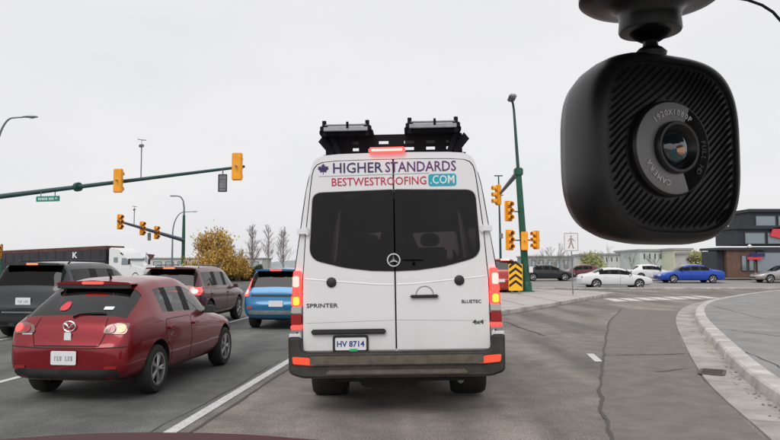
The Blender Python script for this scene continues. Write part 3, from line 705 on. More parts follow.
# ---- black SUV, far left
sv, bv, rw = make_car('suv', 'black sport utility with orange roof brake light at the far left edge', 'suv', 'darksuv', (-7.95, 15.2, 0), HEAD, 4.75, 1.92, 1.70, .36, (.98, 3.75), gr, 'tint')
for s in (-1, 1): project(round_poly([(s * .70, .80), (s * .90, .80), (s * .90, 1.08), (s * .74, 1.06)], .03, 3), bv, 'tail_light', M['red_off'], sv, 'rear', .003, .015)
pl = plate(sv, 0, rear_hit(bv, 0, .83) - .02, .83, '', .34, .17)
plate_marks(sv, rear_hit(bv, 0, .83) - .0215, .83)
sp = MB().prism([(-.68, 1.615), (.68, 1.615), (.66, 1.66), (0, 1.685), (-.66, 1.66)], .24, .26).build('spoiler', M['darksuv'], sv, bevel=.01)
MB().box((0.05, .252, 1.643), (.26, .03, .04)).build('brake_light', M['orange_on'], sp, bevel=.008)
project(rrect(0, .45, 1.35, .12, .04), bv, 'bumper_trim', M['trim'], sv, 'rear', .002, .02)
project(rrect(0, .60, .9, .03, .01), bv, 'chrome_strip', M['galv'], sv, 'rear', .004, .012)
for s in (-1, 1): MB().tube([(s * .60, .75, 1.66), (s * .61, .85, 1.72), (s * .61, 2.4, 1.735), (s * .60, 2.55, 1.68)], .018, 8).build('roof_rail', M['trim'], sv)

# ---- plum SUV two cars ahead on the left
pv, bv, rw = make_car('suv', 'dark plum sport utility with glowing brake lights ahead of the red hatchback', 'suv', 'plum', (-5.72, 17.9, 0), HEAD, 4.45, 1.80, 1.60, .345, (.90, 3.50), gr, 'tint')
for s in (-1, 1):
    t_ = project(round_poly([(s * .56, .88), (s * .89, .86), (s * .89, 1.06), (s * .64, 1.05)], .03, 3), bv, 'tail_light', M['red_on'], pv, 'rear', .003, .02)
    project(ell(s * .74, .955, .085, .06), bv, 'bulb', M['hot_on'], t_, 'rear', .024, .008, 1)
    project(round_poly([(.02, .92), (.28, .92), (.22, 1.05), (.05, 1.04)], .03, 3), bv, 'tail_light_side', M['red_on'], t_, 'right' if s > 0 else 'left', .001, .01, 2)
sp = MB().prism([(-.64, 1.52), (.64, 1.52), (.62, 1.56), (0, 1.585), (-.62, 1.56)], .26, .22).build('spoiler', M['plum'], pv, bevel=.01)
MB().box((0.0, .212, 1.545), (.30, .03, .04)).build('brake_light', M['orange_on'], sp, bevel=.008)
plate(pv, 0, rear_hit(bv, 0, .78) - .02, .78, '', .33, .16)
project(rrect(0, .45, 1.3, .12, .04), bv, 'bumper_trim', M['trim'], pv, 'rear', .002, .02)
for s in (-1, 1): MB().tube([(s * .585, .75, 1.565), (s * .59, .85, 1.625), (s * .59, 2.3, 1.635), (s * .58, 2.45, 1.585)], .016, 8).build('roof_rail', M['galv'], pv)

# ---- blue SUV half hidden by the van
bs, bv, rw = make_car('suv', 'bright blue compact sport utility half hidden by the white van', 'suv', 'blue', (-2.90, 17.55, 0), HEAD, 4.3, 1.62, 1.55, .33, (.85, 3.4), gr, 'tint')
for s in (-1, 1):
    t_ = project(round_poly([(s * .66, .84), (s * .80, .84), (s * .78, 1.30), (s * .64, 1.24)], .03, 3), bv, 'tail_light', M['red_on'], bs, 'rear', .003, .02)
    project(ell(s * .72, .96, .05, .07), bv, 'bulb', M['hot_on'], t_, 'rear', .024, .008, 1)
    project(rrect(s * .62, .56, .16, .06, .02), bv, 'reflector', M['red_off'], bs, 'rear', .003, .012, 1)
sp = MB().prism([(-.55, 1.47), (.55, 1.47), (.53, 1.51), (0, 1.535), (-.53, 1.51)], .26, .20).build('spoiler', M['blue'], bs, bevel=.01)
MB().box((0.0, .192, 1.495), (.30, .03, .04)).build('brake_light', M['red_on'], sp, bevel=.008)
plate(bs, 0.05, rear_hit(bv, 0, .66) - .02, .66, '', .36, .15)
project(rrect(0, .86, 1.2, .05, .02), bv, 'bumper_trim', M['trim'], bs, 'rear', .002, .01)
project(rrect(0, .44, 1.3, .10, .04), bv, 'bumper_trim', M['galv'], bs, 'rear', .002, .02)

# ---- red SUV beyond the corner, seen past the van
rs, bv, rw = make_car('suv', 'scarlet sport utility with red brake lights beyond the van and chevron board', 'suv', 'redsuv', (6.15, 38.6, .0), HEAD, 4.6, 1.95, 2.02, .37, (.95, 3.6), None, 'tint')
for s in (-1, 1): project(rrect(s * .82, 1.32, .14, .34, .04), bv, 'tail_light', M['hot_on'], rs, 'rear', .003, .03)
MB().box((0.2, .25, 1.95), (.5, .03, .09)).build('brake_light', M['hot_on'], rs, bevel=.01)
plate(rs, 0, rear_hit(bv, 0, .8) - .02, .8, '', .34, .16)

# ---- cars crossing and parked on the right
def side_car(u, Y, label, kind, pn, L, W, H, facing, g_, gl='tint', z=None, name=None):
    c = P(u, 266, Y); hd = -R(90) if facing > 0 else R(90)
    z = lotz(c.x, Y) if z is None else z
    r_, bv_, rw_ = make_car(name or {'sedan': 'sedan', 'hatch': 'hatchback', 'suv': 'suv'}[kind], label, kind, pn, (c.x - facing * L / 2, Y, z), hd, L, W, H, .33, (L * .20, L * .79), g_, gl)
    for s in (-1, 1):
        project(rrect(s * W * .34, .80 * H / 1.45, .30, .12, .03), bv_, 'tail_light', M['red_off'], r_, 'rear', .003, .02)
        project(rrect(s * W * .30, .62 * H / 1.45, .34, .13, .04), bv_, 'headlight', M['clear_lens'], r_, 'front', .003, .02)
    project(rrect(0, .45, W * .5, .10, .03), bv_, 'grille', M['trim'], r_, 'front', .003, .02)
    return r_
gg = 'cars across the junction on the right'
side_car(614, 50.5, 'white four door sedan crossing the junction left of the blue car', 'sedan', 'white_car', 5.15, 1.9, 1.48, 1, gg, z=.006)
side_car(688, 57.5, 'cobalt blue sedan in front of the brown brick building', 'sedan', 'cobalt', 5.35, 1.9, 1.50, -1, gg)
side_car(782, 57.5, 'silver hatchback cut off by the right edge of the picture', 'hatch', 'silver', 5.0, 1.85, 1.50, -1, gg)
side_car(652, 61.5, 'white hatchback parked behind the nose of the blue sedan', 'hatch', 'white_car', 4.3, 1.8, 1.45, 1, gg)
side_car(547, 62, 'black sedan parked behind the green signal pole', 'sedan', 'darksuv', 4.7, 1.8, 1.42, 1, gg)
side_car(578, 66, 'dark hatchback parked behind the tail of the white sedan', 'hatch', 'plum', 4.3, 1.8, 1.40, -1, gg)

# ------------------------------------------------------------------ white van
VY, VS = 7.6, 700 / 7.6
van = thing('van', 'tall white roofing company van with ladder rack and lit brake lights straight ahead', 'van', (.082, VY, 0), HEAD * .35)
van.rotation_euler = (0, R(-1.0), HEAD * .35)
SIL = [(.42, 1.02), (.60, 1.115), (.95, 1.135), (1.45, 1.115), (1.95, 1.04), (2.45, .965), (2.66, .915)]
def van_ring(y, zb, zsh, ztop, k, wtop):
    pts = [(0, zb), (.80 * k, zb), (1.02 * k, zb + .06), (1.125 * k, zb + .25), (1.135 * k, zb + .50), (1.125 * k, zsh)]
    def hw(z): # body half width falls with height
        return (1.125 - (z - 1.3) * .137) * k
    if ztop - zsh > .8: pts += [(hw(1.95), 1.95 if zsh < 1.9 else zsh + .2), (hw(2.5) , ztop - .33), (wtop * k, ztop - .13), ((wtop - .13) * k, ztop - .02), (.45 * k, ztop + .005), (0, ztop + .012)]
    else:
        h_ = ztop - zsh; pts += [(1.08 * k, zsh + h_ * .25), (1.03 * k, zsh + h_ * .5), (.95 * k, zsh + h_ * .72), (.75 * k, zsh + h_ * .9), (.4 * k, ztop), (0, ztop + .01)]
    return (y, pts)
VR = [(0.0, .46, 1.40, 2.83, 1, .895), (.05, .42, 1.40, 2.845, 1.005, .90), (.12, .42, 1.40, 2.85, 1.007, .905), (1.2, .42, 1.40, 2.86, 1.01, .91), (2.6, .42, 1.40, 2.86, 1.01, .91), (3.7, .42, 1.40, 2.86, 1.01, .91), (3.8, .42, 1.40, 2.86, 1.01, .91), (4.6, .42, 1.38, 2.80, 1.0, .89), (4.75, .42, 1.37, 2.72, 1.0, .88), (5.25, .42, 1.34, 2.18, .98, .84), (5.65, .42, 1.30, 1.62, .97, .80), (5.8, .42, 1.28, 1.45, .96, .8), (6.3, .45, 1.10, 1.22, .93, .8), (6.48, .5, .95, 1.0, .82, .7)]
def vgf(i, j): return (i in (8, 9) and j in (7, 8, 9, 10)) or (j in (5, 6) and i in (6, 7, 8))
vb, vbv = loft_body(VR, vgf, M['white'], [(s * .99, a) for s in (-1, 1) for a in (1.30, 5.35)], .42, van, .22, ring=van_ring, glassmat=M['pale'], cap=(False, True))
for a in (1.30, 5.35):
    for s in (-1, 1): wheel(van, s * (.85 if a < 2 else .93), a, .365, .42 if a < 2 else .24, 6)
MB().box((0, 3.1, .50), (1.75, 5.9, .10)).build('floor', M['dark'], van)
ax = MB().tube([(-.8, 1.30, .36), (.8, 1.30, .36)], .06, 10); ax.lathe([(0.001, -.16), (.12, -.13), (.17, 0), (.12, .13), (.001, .16)], 'x', 16, (.05, 1.3, .36)); ax.build('rear_axle', M['dark'], van)
MB().lathe([(.001, .22), (.20, .22), (.33, .24), (.355, .30), (.33, .42), (.001, .42)], 'z', 28, (-.1, .62, 0)).build('spare_wheel', M['rubber'], van)
MB().box((.1, 2.6, .36), (1.5, 1.6, .26)).build('fuel_tank', M['dark'], van, bevel=.05)
MB().tube([(.62, 2.4, .36), (.62, .9, .34), (.70, .25, .33)], .035, 10).build('exhaust', M['galv'], van)
# rear frame between the shell and the doors
def sil_half(z):
    for (z0, w0), (z1, w1) in zip(SIL, SIL[1:]):
        if z <= z1: return w0 + (w1 - w0) * (z - z0) / (z1 - z0)
    return SIL[-1][1]
outer = [(sil_half(z) - .012, z) for z in (.50, .60, .8, .95, 1.2, 1.45, 1.7, 1.95, 2.2, 2.45, 2.6)] + [(.905, 2.68), (.88, 2.745), (.84, 2.79), (.77, 2.822), (.60, 2.835), (.3, 2.84)]
outer = outer + [(-x, z) for x, z in reversed(outer)]
DOOR = [(1.005, .70), (1.005, .9), (1.0, 1.45), (.985, 1.62), (.962, 1.95), (.905, 2.45), (.885, 2.60), (.865, 2.67), (.83, 2.715), (.77, 2.742), (.6, 2.755), (.3, 2.76)]
hole = [(x + .011, z + .010) for x, z in DOOR]; hole = hole + [(-x, z) for x, z in reversed(hole)]
link('rear_frame', plate_with_hole(outer, hole, -.004, .07), M['white'], van, 30)
WIN_OUT = [(0.006, 1.545), (.25, 1.553), (.55, 1.59), (.93, 1.69), (.885, 2.41), (0.006, 2.43)]
WIN = round_poly(WIN_OUT, [0, .0, .1, .13, .10, 0], 6)
def sgn(poly, s): return [(s * x, z) for x, z in poly]
for s in (-1, 1):
    full = [(.008, .70)] + DOOR + [(.008, 2.762)]
    win = [(max(x, .030), z) for x, z in WIN]
    dme = plate_with_hole(sgn(full, s), sgn(win, s), -.022, .05)
    dd = link('rear_door', dme, M['white'], van, 30)
    if True:
        bm = bmesh.new(); bm.from_mesh(dme); bmesh.ops.bevel(bm, geom=[e for e in bm.edges if len(e.link_faces) == 2 and e.calc_face_angle(0) > .8], offset=.006, segments=2, affect='EDGES', clamp_overlap=True); bm.to_mesh(dme); bm.free()
        dme.polygons.foreach_set('use_smooth', [True] * len(dme.polygons)); dme.set_sharp_from_angle(angle=R(30))
    pane = [(max(x - .004, .008), z) for x, z in WIN]
    MB().prism(sgn(pane, s), .006, -.030).build('window', M['vtint'], dd, smooth=30)
    # black printed border of the pane
    inner = [(.05 + (x - .05) * .955 if x > .06 else .05, 1.99 + (z - 1.99) * .93) for x, z in WIN]
    pm = plate_with_hole(sgn(pane, s), sgn(inner, s), -.0235, .004); link('window_border', pm, M['trim'], dd, 30)
    # pressed swage lines
    MB().tube([(s * .02, -.0205, 1.02), (s * .97, -.0205, 1.00)], .0032, 6).build('swage', M['grey_vinyl'], dd)
    MB().tube([(s * .98, -.010, 1.475), (s * .6, -.010, 1.44), (s * .2, -.010, 1.405), (s * .02, -.010, 1.40)], .015, 12).build('swage', M['white'], dd)
    # hinges
    for hz in (1.99, .86):
        h = MB(); h.box((s * (sil_half(hz) - .045), -.035, hz), (.13, .03, .062)); h.tube([(s * (sil_half(hz) - .09), -.05, hz - .045), (s * (sil_half(hz) - .09), -.05, hz + .045)], .014, 8)
        h.build('hinge', M['white'], dd, bevel=.006)
    # rubber stop
    MB().lathe([(0, -.045), (.035, -.045), (.052, -.035), (.056, -.02)], 'y', 20, (s * .69, 0, 1.435)).build('rubber_stop', M['trim'], dd)
    # tail light column: brake, amber, clear, red, grey cap
    zt = 1.565; th = thing('tail_light', None, None); th.parent = van
    x0, x1 = 1.012, 1.140
    def cell(nm, za, zb_, m, inset=0):
        pts = [(x0 + inset, za), (min(x1, sil_half(za)) - inset, za), (min(x1, sil_half(zb_)) - inset * 1.2, zb_), (x0 + inset, zb_)]
        return MB().prism(round_poly(sgn(pts, s), .012, 2), .11, -.045).build(nm, m, th, bevel=.006)
    cell('brake_lens', 1.31, 1.565, M['red_on'])
    MB().box((s * 1.072, -.048, 1.45), (.07, .02, .12)).build('brake_bulb', M['hot_on'], th, bevel=.012)
    cell('turn_lens', 1.185, 1.305, M['red_on']); MB().box((s * 1.072, -.048, 1.24), (.07, .02, .09)).build('turn_bulb', M['amber_on'], th, bevel=.012)
    cell('reversing_lens', 1.105, 1.18, M['clear_lens']); cell('fog_lens', .985, 1.10, M['red_off']); cell('fog_lens', .935, .98, M['red_on'])
    MB().prism(round_poly(sgn([(x0, .865), (1.135, .865), (1.135, .93), (x0, .93)], s), .01, 2), .10, -.04).build('lamp_foot', M['alu'], th, bevel=.006)
    MB().lathe([(0, -.03), (.012, -.03), (.014, -.02)], 'y', 10, (s * 1.06, -.012, .90)).build('screw', M['badge'], th)
# handle, strips, plate
hd = MB(); hd.box((.31, -.045, 1.27), (.31, .03, .034)); hd.build('handle', M['trim'], van, bevel=.012)
MB().lathe([(.085, -.0235), (.095, -.027), (.10, -.0225)], 'y', 28, (.315, 0, 1.285), 0, math.pi).build('handle_recess', M['grey_vinyl'], van)
MB().box((-.51, -.045, .905), (.80, .035, .055)).build('plate_lamp_bar', M['trim'], van, bevel=.012)
fr = plate_with_hole(rrect(-.49, .775, .385, .185, .03), rrect(-.49, .775, .335, .135, .015), -.036, .014); link('plate_frame', fr, M['trim'], van, 30)
plate(van, -.49, -.032, .775, 'HV 8714', .36, .165)
MB().prism([(-.50, .695), (-.42, .695), (-.42, .722), (-.50, .722)], .004, -.039).build('sticker', M['green_sticker'], van, smooth=0)
# bumper with step, reflectors
bp_ = [(-1.15, .47), (-1.0, .42), (1.0, .42), (1.15, .47), (1.155, .86), (1.02, .86), (1.0, .69), (-1.0, .69), (-1.02, .86), (-1.155, .86)]
bo = MB().prism(round_poly(bp_, [.05, .05, .05, .05, .03, .03, .06, .06, .03, .03], 4), .32, -.10).build('bumper', M['bumper'], van, bevel=.035, seg=3)
MB().box((0, -.112, .605), (1.86, .03, .10)).build('step', M['step'], bo, bevel=.012)
MB().box((0, -.106, .478), (1.52, .03, .055), taper=.97).build('step_lip', M['step'], bo, bevel=.014)
for s in (-1, 1):
    MB().prism(round_poly(sgn([(.86, .555), (1.10, .575), (1.11, .655), (.87, .635)], s), .02, 3), .02, -.118).build('reflector', M['reflector'], bo, bevel=.006)
MB().box((.05, .2, .40), (1.5, .22, .10)).build('tow_frame', M['dark'], van, bevel=.02)
# lettering
def vt(nm, s, x, z, size, m, y=-.0245, **kw): return text(nm, s, size, M[m], van, Matrix.Translation((x, y, z)) @ FACE, **kw)
def vx(u): return (u - 397) / VS
vt('lettering', 'HIGHER', (vx(335) + vx(388)) / 2, 2.672, .158, 'navy', bold=.0015, width=vx(385) - vx(335))
vt('lettering', 'STANDARDS', (vx(389) + vx(460)) / 2, 2.672, .158, 'purple', bold=.0015, width=vx(460) - vx(389))
vt('lettering', 'BESTWESTROOFING', (vx(335) + vx(430)) / 2, 2.52, .125, 'crimson', bold=.001, width=vx(430) - vx(335))
MB().prism(rrect((vx(432) + vx(460)) / 2, 2.525, vx(460) - vx(432), .135, .03), .003, -.0245).build('lettering_panel', M['cyan'], van, smooth=0)
vt('lettering', '.COM', (vx(432) + vx(460)) / 2, 2.525, .13, 'white_vinyl', y=-.0265, bold=.001, width=.26)
MB().prism([(vx(322), 2.588), (vx(433), 2.600), (vx(433), 2.606), (vx(322), 2.594)], .002, -.0245).build('lettering_rule', M['grey_vinyl'], van, smooth=0)
half = [(0, -.50), (.03, -.5), (.03, -.28), (.30, -.34), (.26, -.22), (.50, 0), (.42, .05), (.46, .20), (.28, .17), (.24, .26), (.12, .12), (.16, .36), (.08, .32), (0, .5)]
leaf = [(x, z) for x, z in half] + [(-x, z) for x, z in reversed(half[1:-1])]
MB().prism([(vx(326.5) + .125 * x, 2.675 + .125 * z) for x, z in leaf], .002, -.0245).build('maple_leaf', M['navy'], van, smooth=0)
vt('badge_lettering', 'SPRINTER', vx(324), 1.185, .062, 'badge', bold=.001, width=.34); vt('badge_lettering', 'BLUETEC', vx(472), 1.205, .05, 'badge', bold=.001, width=.21); vt('badge_lettering', '4x4', vx(478), .985, .06, 'badge', bold=.002, width=.12)
# three pointed star in a ring
em = MB(); ez, er = 1.665, .066; ex = -.012
em.lathe([(er - .006, -.055), (er + .006, -.055), (er + .008, -.045), (er - .008, -.045), (er - .006, -.055)], 'y', 36, (ex, 0, ez))
for k in range(3):
    a = R(90 + 120 * k); t = Vector((math.cos(a), 0, math.sin(a))); n_ = Vector((-t.z, 0, t.x)); c_ = Vector((ex, -.048, ez))
    em.add([c_ + t * er, c_ + n_ * .013 - t * .0, c_ + Vector((0, -.014, 0)), c_ - n_ * .013, c_ + Vector((0, .006, 0))], [(0, 1, 2), (0, 2, 3), (0, 4, 1), (0, 3, 4), (1, 4, 3, 2)])
em.build('star_emblem', M['chrome'], van, smooth=20)
# roof brake light
bl = MB().box((vx(391), -.02, 2.865), (.40, .08, .06)).build('roof_brake_light', M['red_on'], van, bevel=.015); MB().box((vx(391), -.065, 2.862), (.34, .012, .028)).build('bulb_strip', M['hot_on'], bl, bevel=.004)
# ladder rack: perforated deflector, wings, two clamp frames
rk = thing('ladder_rack', 'black perforated ladder rack with two grey clamp bars on the van roof', 'roof rack', (.045, VY + .34, 2.87), HEAD * .35); rk.rotation_euler = (0, R(-1.0), HEAD * .35)
RS = 700 / (VY + .34)
def rx_(u): return (u - 397) / RS
cols = [(-.71, -.55), (-.49, -.40), (-.30, -.22), (-.19, -.06), (.06, .20), (.27, .42), (.50, .52), (.62, .66)]
panel = MB(); x_prev = -.80
holes = [(-.47, -.40), (-.17, -.06), (.12, .23), (.37, .47), (.60, .63)]
for z0, z1 in ((.0, .05), (.085, .125), (.16, .235)): panel.box((0, 0, (z0 + z1) / 2), (1.56, .018, z1 - z0))
xs = [-.78] + [x for h in holes for x in h] + [.78]
for zc, hh in ((.0675, .035), (.1425, .035)):
    for k in range(0, len(xs), 2): panel.box(((xs[k] + xs[k + 1]) / 2, 0, zc), (xs[k + 1] - xs[k], .018, hh))
panel.build('deflector', M['rack'], rk, smooth=0)
for s in (-1, 1):
    MB().prism([(s * .72, -.01), (s * .86, .16), (s * .80, .235), (s * .66, .05)], .02, -.05).build('wing', M['rack'], rk)
    MB().prism([(s * .58, -.02), (s * .64, -.02), (s * .74, .22), (s * .68, .22)], .02, -.08).build('wing_strut', M['rack'], rk)
for u0, u1, dz in ((324, 377, -.015), (408, 464, .0)):
    a, b = rx_(u0), rx_(u1); z0 = .225 + dz
    MB().box(((a + b) / 2, .25, z0 + .03), (b - a, .9, .05)).build('clamp_tray', M['rack'], rk, bevel=.008)
    MB().box(((a + b) / 2, -.24, z0 + .055), (b - a - .1, .035, .05)).build('clamp_bar', M['alu'], rk, bevel=.006)
    MB().tube([(a + .05, -.23, z0 + .10), (b - .05, -.23, z0 + .10)], .012, 8).build('clamp_rod', M['galv'], rk)
    for x in (a + .06, b - .06):
        MB().tube([(x, -.22, z0 - .02), (x, -.22, z0 + .15)], .024, 10).build('clamp_post', M['rack'], rk); MB().box((x, -.22, z0 + .06), (.09, .07, .06)).build('clamp_block', M['rack'], rk, bevel=.008)
    MB().tube([((a + b) / 2 + .02, -.26, z0 + .06), ((a + b) / 2 + .02, -.26, z0 + .13)], .014, 8).build('clamp_knob', M['rack'], rk)
for yy in (.3, 1.6, 2.9): MB().box((0, yy + .1, .05), (1.7, .06, .05)).build('cross_bar', M['rack'], rk)
for s in (-1, 1):
    for yy in (.4, 3.0): MB().box((s * .80, yy, .0), (.06, .08, .12)).build('foot', M['rack'], rk)
# cab interior seen through the glass
seats(van, (-.5, .5), 4.25, .95, .55, .85)
MB().box((0, 5.2, 1.20), (1.8, .5, .3)).build('dashboard', M['dark'], van, bevel=.05)
bk = [(-1.07, .55), (1.07, .55), (1.05, 1.5), (.93, 2.7), (-.93, 2.7), (-1.05, 1.5)]
ho = round_poly([(.20, 2.13), (.93, 2.15), (.97, 1.76), (.80, 1.68), (.62, 1.74), (.40, 1.70)], .07, 4)
link('bulkhead', plate_with_hole([(0.02, .55)] + bk[1:4] + [(0.02, 2.7)], ho, 3.75, .03), M['dark'], van, 0)
ho = round_poly([(-.52, 2.13), (-.28, 2.16), (-.33, 2.02), (-.52, 1.99)], .03, 4)
link('bulkhead', plate_with_hole([(0.02, .55), (0.02, 2.7)] + bk[4:] + [bk[0]], ho, 3.75, .03), M['dark'], van, 0)


# ------------------------------------------------------------------ signals, lamps and signs
def make_signal():
    """three-section head facing -y, centre of the head at the origin"""
    r_ = thing('traffic_signal', 'x', 'traffic signal')
    MB().box((0, .06, 0), (.40, .20, 1.10)).build('housing', M['sig'], r_, bevel=.03)
    for k in (-1, 0, 1):
        z = k * .355
        MB().box((0, -.05, z), (.36, .05, .335)).build('door', M['sig'], r_, bevel=.025)
        MB().lathe([(.125, -.30), (.14, -.30), (.15, -.07), (.135, -.07), (.125, -.30)], 'y', 18, (0, 0, z), R(-30), R(210)).build('visor', M['sig'], r_)
        MB().lathe([(0, -.10), (.07, -.095), (.125, -.078)], 'y', 18, (0, 0, z)).build('lens', M['lens_dark'], r_)
    MB().tube([(0, .16, .0), (0, .34, .0)], .03, 8).build('bracket', M['galv'], r_)
    return r_
SIG = None
def signal(loc, facing, label, group, sc=1.0, plate_=False):
    global SIG
    if SIG is None: SIG = make_signal(); r_ = SIG
    else:
        r_ = copy_tree(SIG)
    r_.location = loc; r_.rotation_euler = (0, 0, facing); r_.scale = (sc,) * 3; tag(r_, label, 'traffic signal', group); return r_
def arc_lamp(name, label, base, height, reach, ang, m, r0=.11, head=.75, up=1.2, ch=None):
    """street lamp: tapered pole with a bent arm and a cobra head; ang = plan direction of the arm"""
    t = thing(name, label, 'street lamp', base); d = Vector((math.cos(ang), math.sin(ang), 0)); z0 = height - up
    MB().tube([(0, 0, 0), (0, 0, z0 * .5), (0, 0, z0)], [r0, r0 * .8, r0 * .62], 12).build('pole', m, t)
    pts = []
    for k in range(13):
        a = R(90) * k / 12; pts.append(d * (reach * .62 * (1 - math.cos(a))) + Vector((0, 0, z0 + up * math.sin(a))))
    pts.append(d * reach + Vector((0, 0, height + .04)))
    MB().tube(pts, [r0 * .60 - (r0 * .28) * k / 13 for k in range(14)], 10).build('arm', m, t)
    MB().lathe([(r0 * 2.2, 0), (r0 * 2.2, .04), (r0 * 1.3, .06), (r0 * 1.2, .3)], 'z', 16).build('base', m, t)
    hb = MB(); n = 10; rings_ = [(-.05, .05, .04), (.05, .09, .06), (head * .4, .14, .08), (head * .8, .13, .07), (head, .04, .03)]
    hp = d * reach + Vector((0, 0, height + .04)); s_ = Vector((-d.y, d.x, 0)); vs = []; fs = []
    for (l, hw, hh) in rings_:
        for k in range(n):
            a = 2 * math.pi * k / n; vs.append(hp + d * l + s_ * hw * math.cos(a) + Vector((0, 0, hh * math.sin(a) * (1 if math.sin(a) > 0 else .5))))
    for i in range(len(rings_) - 1):
        for k in range(n): fs.append((i * n + k, i * n + (k + 1) % n, (i + 1) * n + (k + 1) % n, (i + 1) * n + k))
    fs += [tuple(range(n)), tuple(range((len(rings_) - 1) * n, len(rings_) * n))]
    h_ = MB().add(vs, fs).build('lamp_head', m, t)
    q = hp + d * head * .55 - Vector((0, 0, .045)); MB().box(q, (.2, .2, .03), ang).build('lamp_lens', M['lamp_glass'], h_, bevel=.01)
    return t

# --- near mast arm reaching in from the left
pa, pb = P(-45, 202.5, 44), P(244, 166.5, 29.6)
pa.z = P(-45, 202, 44).z
mast = thing('signal_mast', 'long dark green mast arm carrying yellow signals in from the left edge', 'signal mast', (pa.x - 1.2, pa.y + .6, 0))
o_ = mast.location
arm = [pa + (pb - pa) * t for t in (0, .25, .5, .75, 1)]
st = Vector((pa.x - 1.2, pa.y + .6, pa.z - .25))
MB().tube([st - o_] + [p - o_ for p in arm], [.19, .175, .15, .115, .085, .06], 12).build('arm', M['teal_pole'], mast)
MB().tube([(0, 0, 0), (0, 0, 4), (0, 0, 7)], [.2, .18, .16], 14).build('pole', M['green_pole'], mast); MB().lathe([(.35, 0), (.35, .05), (.24, .07), (.22, .4)], 'z', 18).build('base', M['green_pole'], mast)
def arm_at(u, a=pa, b=pb):
    best = min((a.lerp(b, k / 400) for k in range(401)), key=lambda p: abs(390 + FPX * p.x / (p.y * math.cos(PITCH) + (p.z - CAMH) * math.sin(PITCH)) - u)); return best
c_ = arm_at(78); t_ = (pb - pa).normalized(); MB().tube([c_ - t_ * .12 - o_, c_ - t_ * .115 - o_, c_ + t_ * .115 - o_, c_ + t_ * .12 - o_], [.17, .24, .24, .17], 12).build('flange', M['teal_pole'], mast)
gs = 'yellow traffic signals over the junction'
faceaway = R(176)
for u, dz, lb in ((122, -.02, 'yellow signal seen from behind mid way along the near mast arm'), (240, -.05, 'yellow signal seen from behind at the tip of the near mast arm')):
    c_ = arm_at(u); signal((c_.x, c_.y - .42, c_.z + dz), faceaway, lb, gs, 1.05)
# street name blade
c_ = arm_at(48.5); sg = thing('street_sign', 'small teal street name blade hanging under the near mast arm', 'street sign', (c_.x, c_.y - .05, c_.z - .46), R(-14)); 
MB().prism(rrect(0, 0, 1.5, .30, .04), .02, -.01).build('blade', M['street_green'], sg)
ls = MB(); x = -.62
for k, w_ in enumerate((.12, .10, .11, .09, .13, 0, .10, .11, .10, 0, .08, .07)):
    if w_: ls.box((x + w_ / 2, -.0125, 0 if k < 10 else .02), (w_ * .72, .003, .12 if k < 10 else .08))
    x += w_ + .012 if w_ else .06
ls.build('lettering', M['sign_white'], sg, smooth=0)
for x in (-.45, .45): MB().tube([(x, 0, .13), (x, 0, .40)], .025, 8).build('hanger', M['galv'], sg)
# turn sign hanging near the tip, seen from behind
c_ = arm_at(223); tg = thing('hanging_sign', 'narrow grey sign hanging under the mast arm beside its tip signal', 'sign', (c_.x, c_.y - .05, c_.z - .62), R(-6))
MB().prism(rrect(0, 0, .40, .78, .04), .015, 0).build('panel', M['sign_grey'], tg); fr = plate_with_hole(rrect(0, 0, .40, .78, .04), rrect(0, 0, .31, .69, .03), -.012, .011); link('border', fr, M['trim'], tg, 30)
for z in (-.2, .2): MB().box((0, -.012, z), (.32, .02, .035)).build('stiffener', M['galv'], tg)
MB().tube([(0, .01, .35), (0, .01, .62)], .03, 8).build('hanger', M['galv'], tg)
# camera pole on the arm
def detector(c_, h, label, sc=1):
    t = thing('camera_pole', label, 'camera pole', c_)
    MB().tube([(0, 0, -.06), (0, 0, h)], .028 * sc, 8).build('post', M['galv'], t); MB().box((.02, -.08, h + .06), (.14, .40, .15), rx=R(12)).build('camera', M['galv'], t, bevel=.03)
    MB().tube([(0, 0, h + .1), (0, 0, h + .36)], .012 * sc, 6).build('mast_tip', M['galv'], t); MB().tube([(-.20, 0, h + .40), (.0, 0, h + .36), (.22, 0, h + .35)], .022 * sc, 6).build('cross_bar', M['galv'], t)
    return t
detector(arm_at(141), 1.55, 'thin camera pole standing upright on the near mast arm')
# near lamp on the left
b_ = P(38, 117, 36); q_ = P(-4, 117, 36); arc_lamp('street_lamp', 'grey street lamp head curving in at the upper left edge', (q_.x, 36, 0), b_.z - .04, b_.x - q_.x - .75, 0, M['galv'], .12, up=2.6)
# --- far mast with three signals
fp = P(183, 266, 80); top = P(183, 240, 80); tip = P(118, 221, 62)
fm = thing('signal_mast', 'distant green signal pole with violet arm rising to the left and curved lamp top', 'signal mast', (fp.x, 80, 0)); o_ = fm.location
MB().tube([(0, 0, 0), (0, 0, 5), (0, 0, 7.4)], [.22, .19, .15], 12).build('pole', M['green_pole'], fm)
hh = P(173, 196, 80).z
MB().tube([(0, 0, 7.4), (0, 0, 8.3), (-.12, 0, hh - .55), (-.40, 0, hh - .12), (-.75, 0, hh), (-1.15, 0, hh)], [.12, .10, .09, .08, .075, .07], 8).build('lamp_arm', M['galv'], fm); MB().box((-1.35, 0, hh), (.6, .24, .13)).build('lamp_head', M['galv'], fm, bevel=.05)
MB().tube([top - o_, top.lerp(tip, .5) - o_, tip - o_], [.22, .17, .10], 10).build('arm', M['violet_pole'], fm); MB().lathe([(.4, 0), (.4, .05), (.26, .08), (.24, .4)], 'z', 16).build('base', M['green_pole'], fm)
for u, lb in ((122, 'leftmost of three orange signals on the distant rising arm'), (144, 'middle of three orange signals on the distant rising arm'), (158, 'rightmost of three orange signals on the distant rising arm')):
    c_ = arm_at(u, top, tip); signal((c_.x, c_.y - .36, c_.z + .0), R(50), lb, gs, 1.22)
detector(arm_at(134, top, tip), 1.45, 'thin camera pole on the distant rising arm', 1.5)
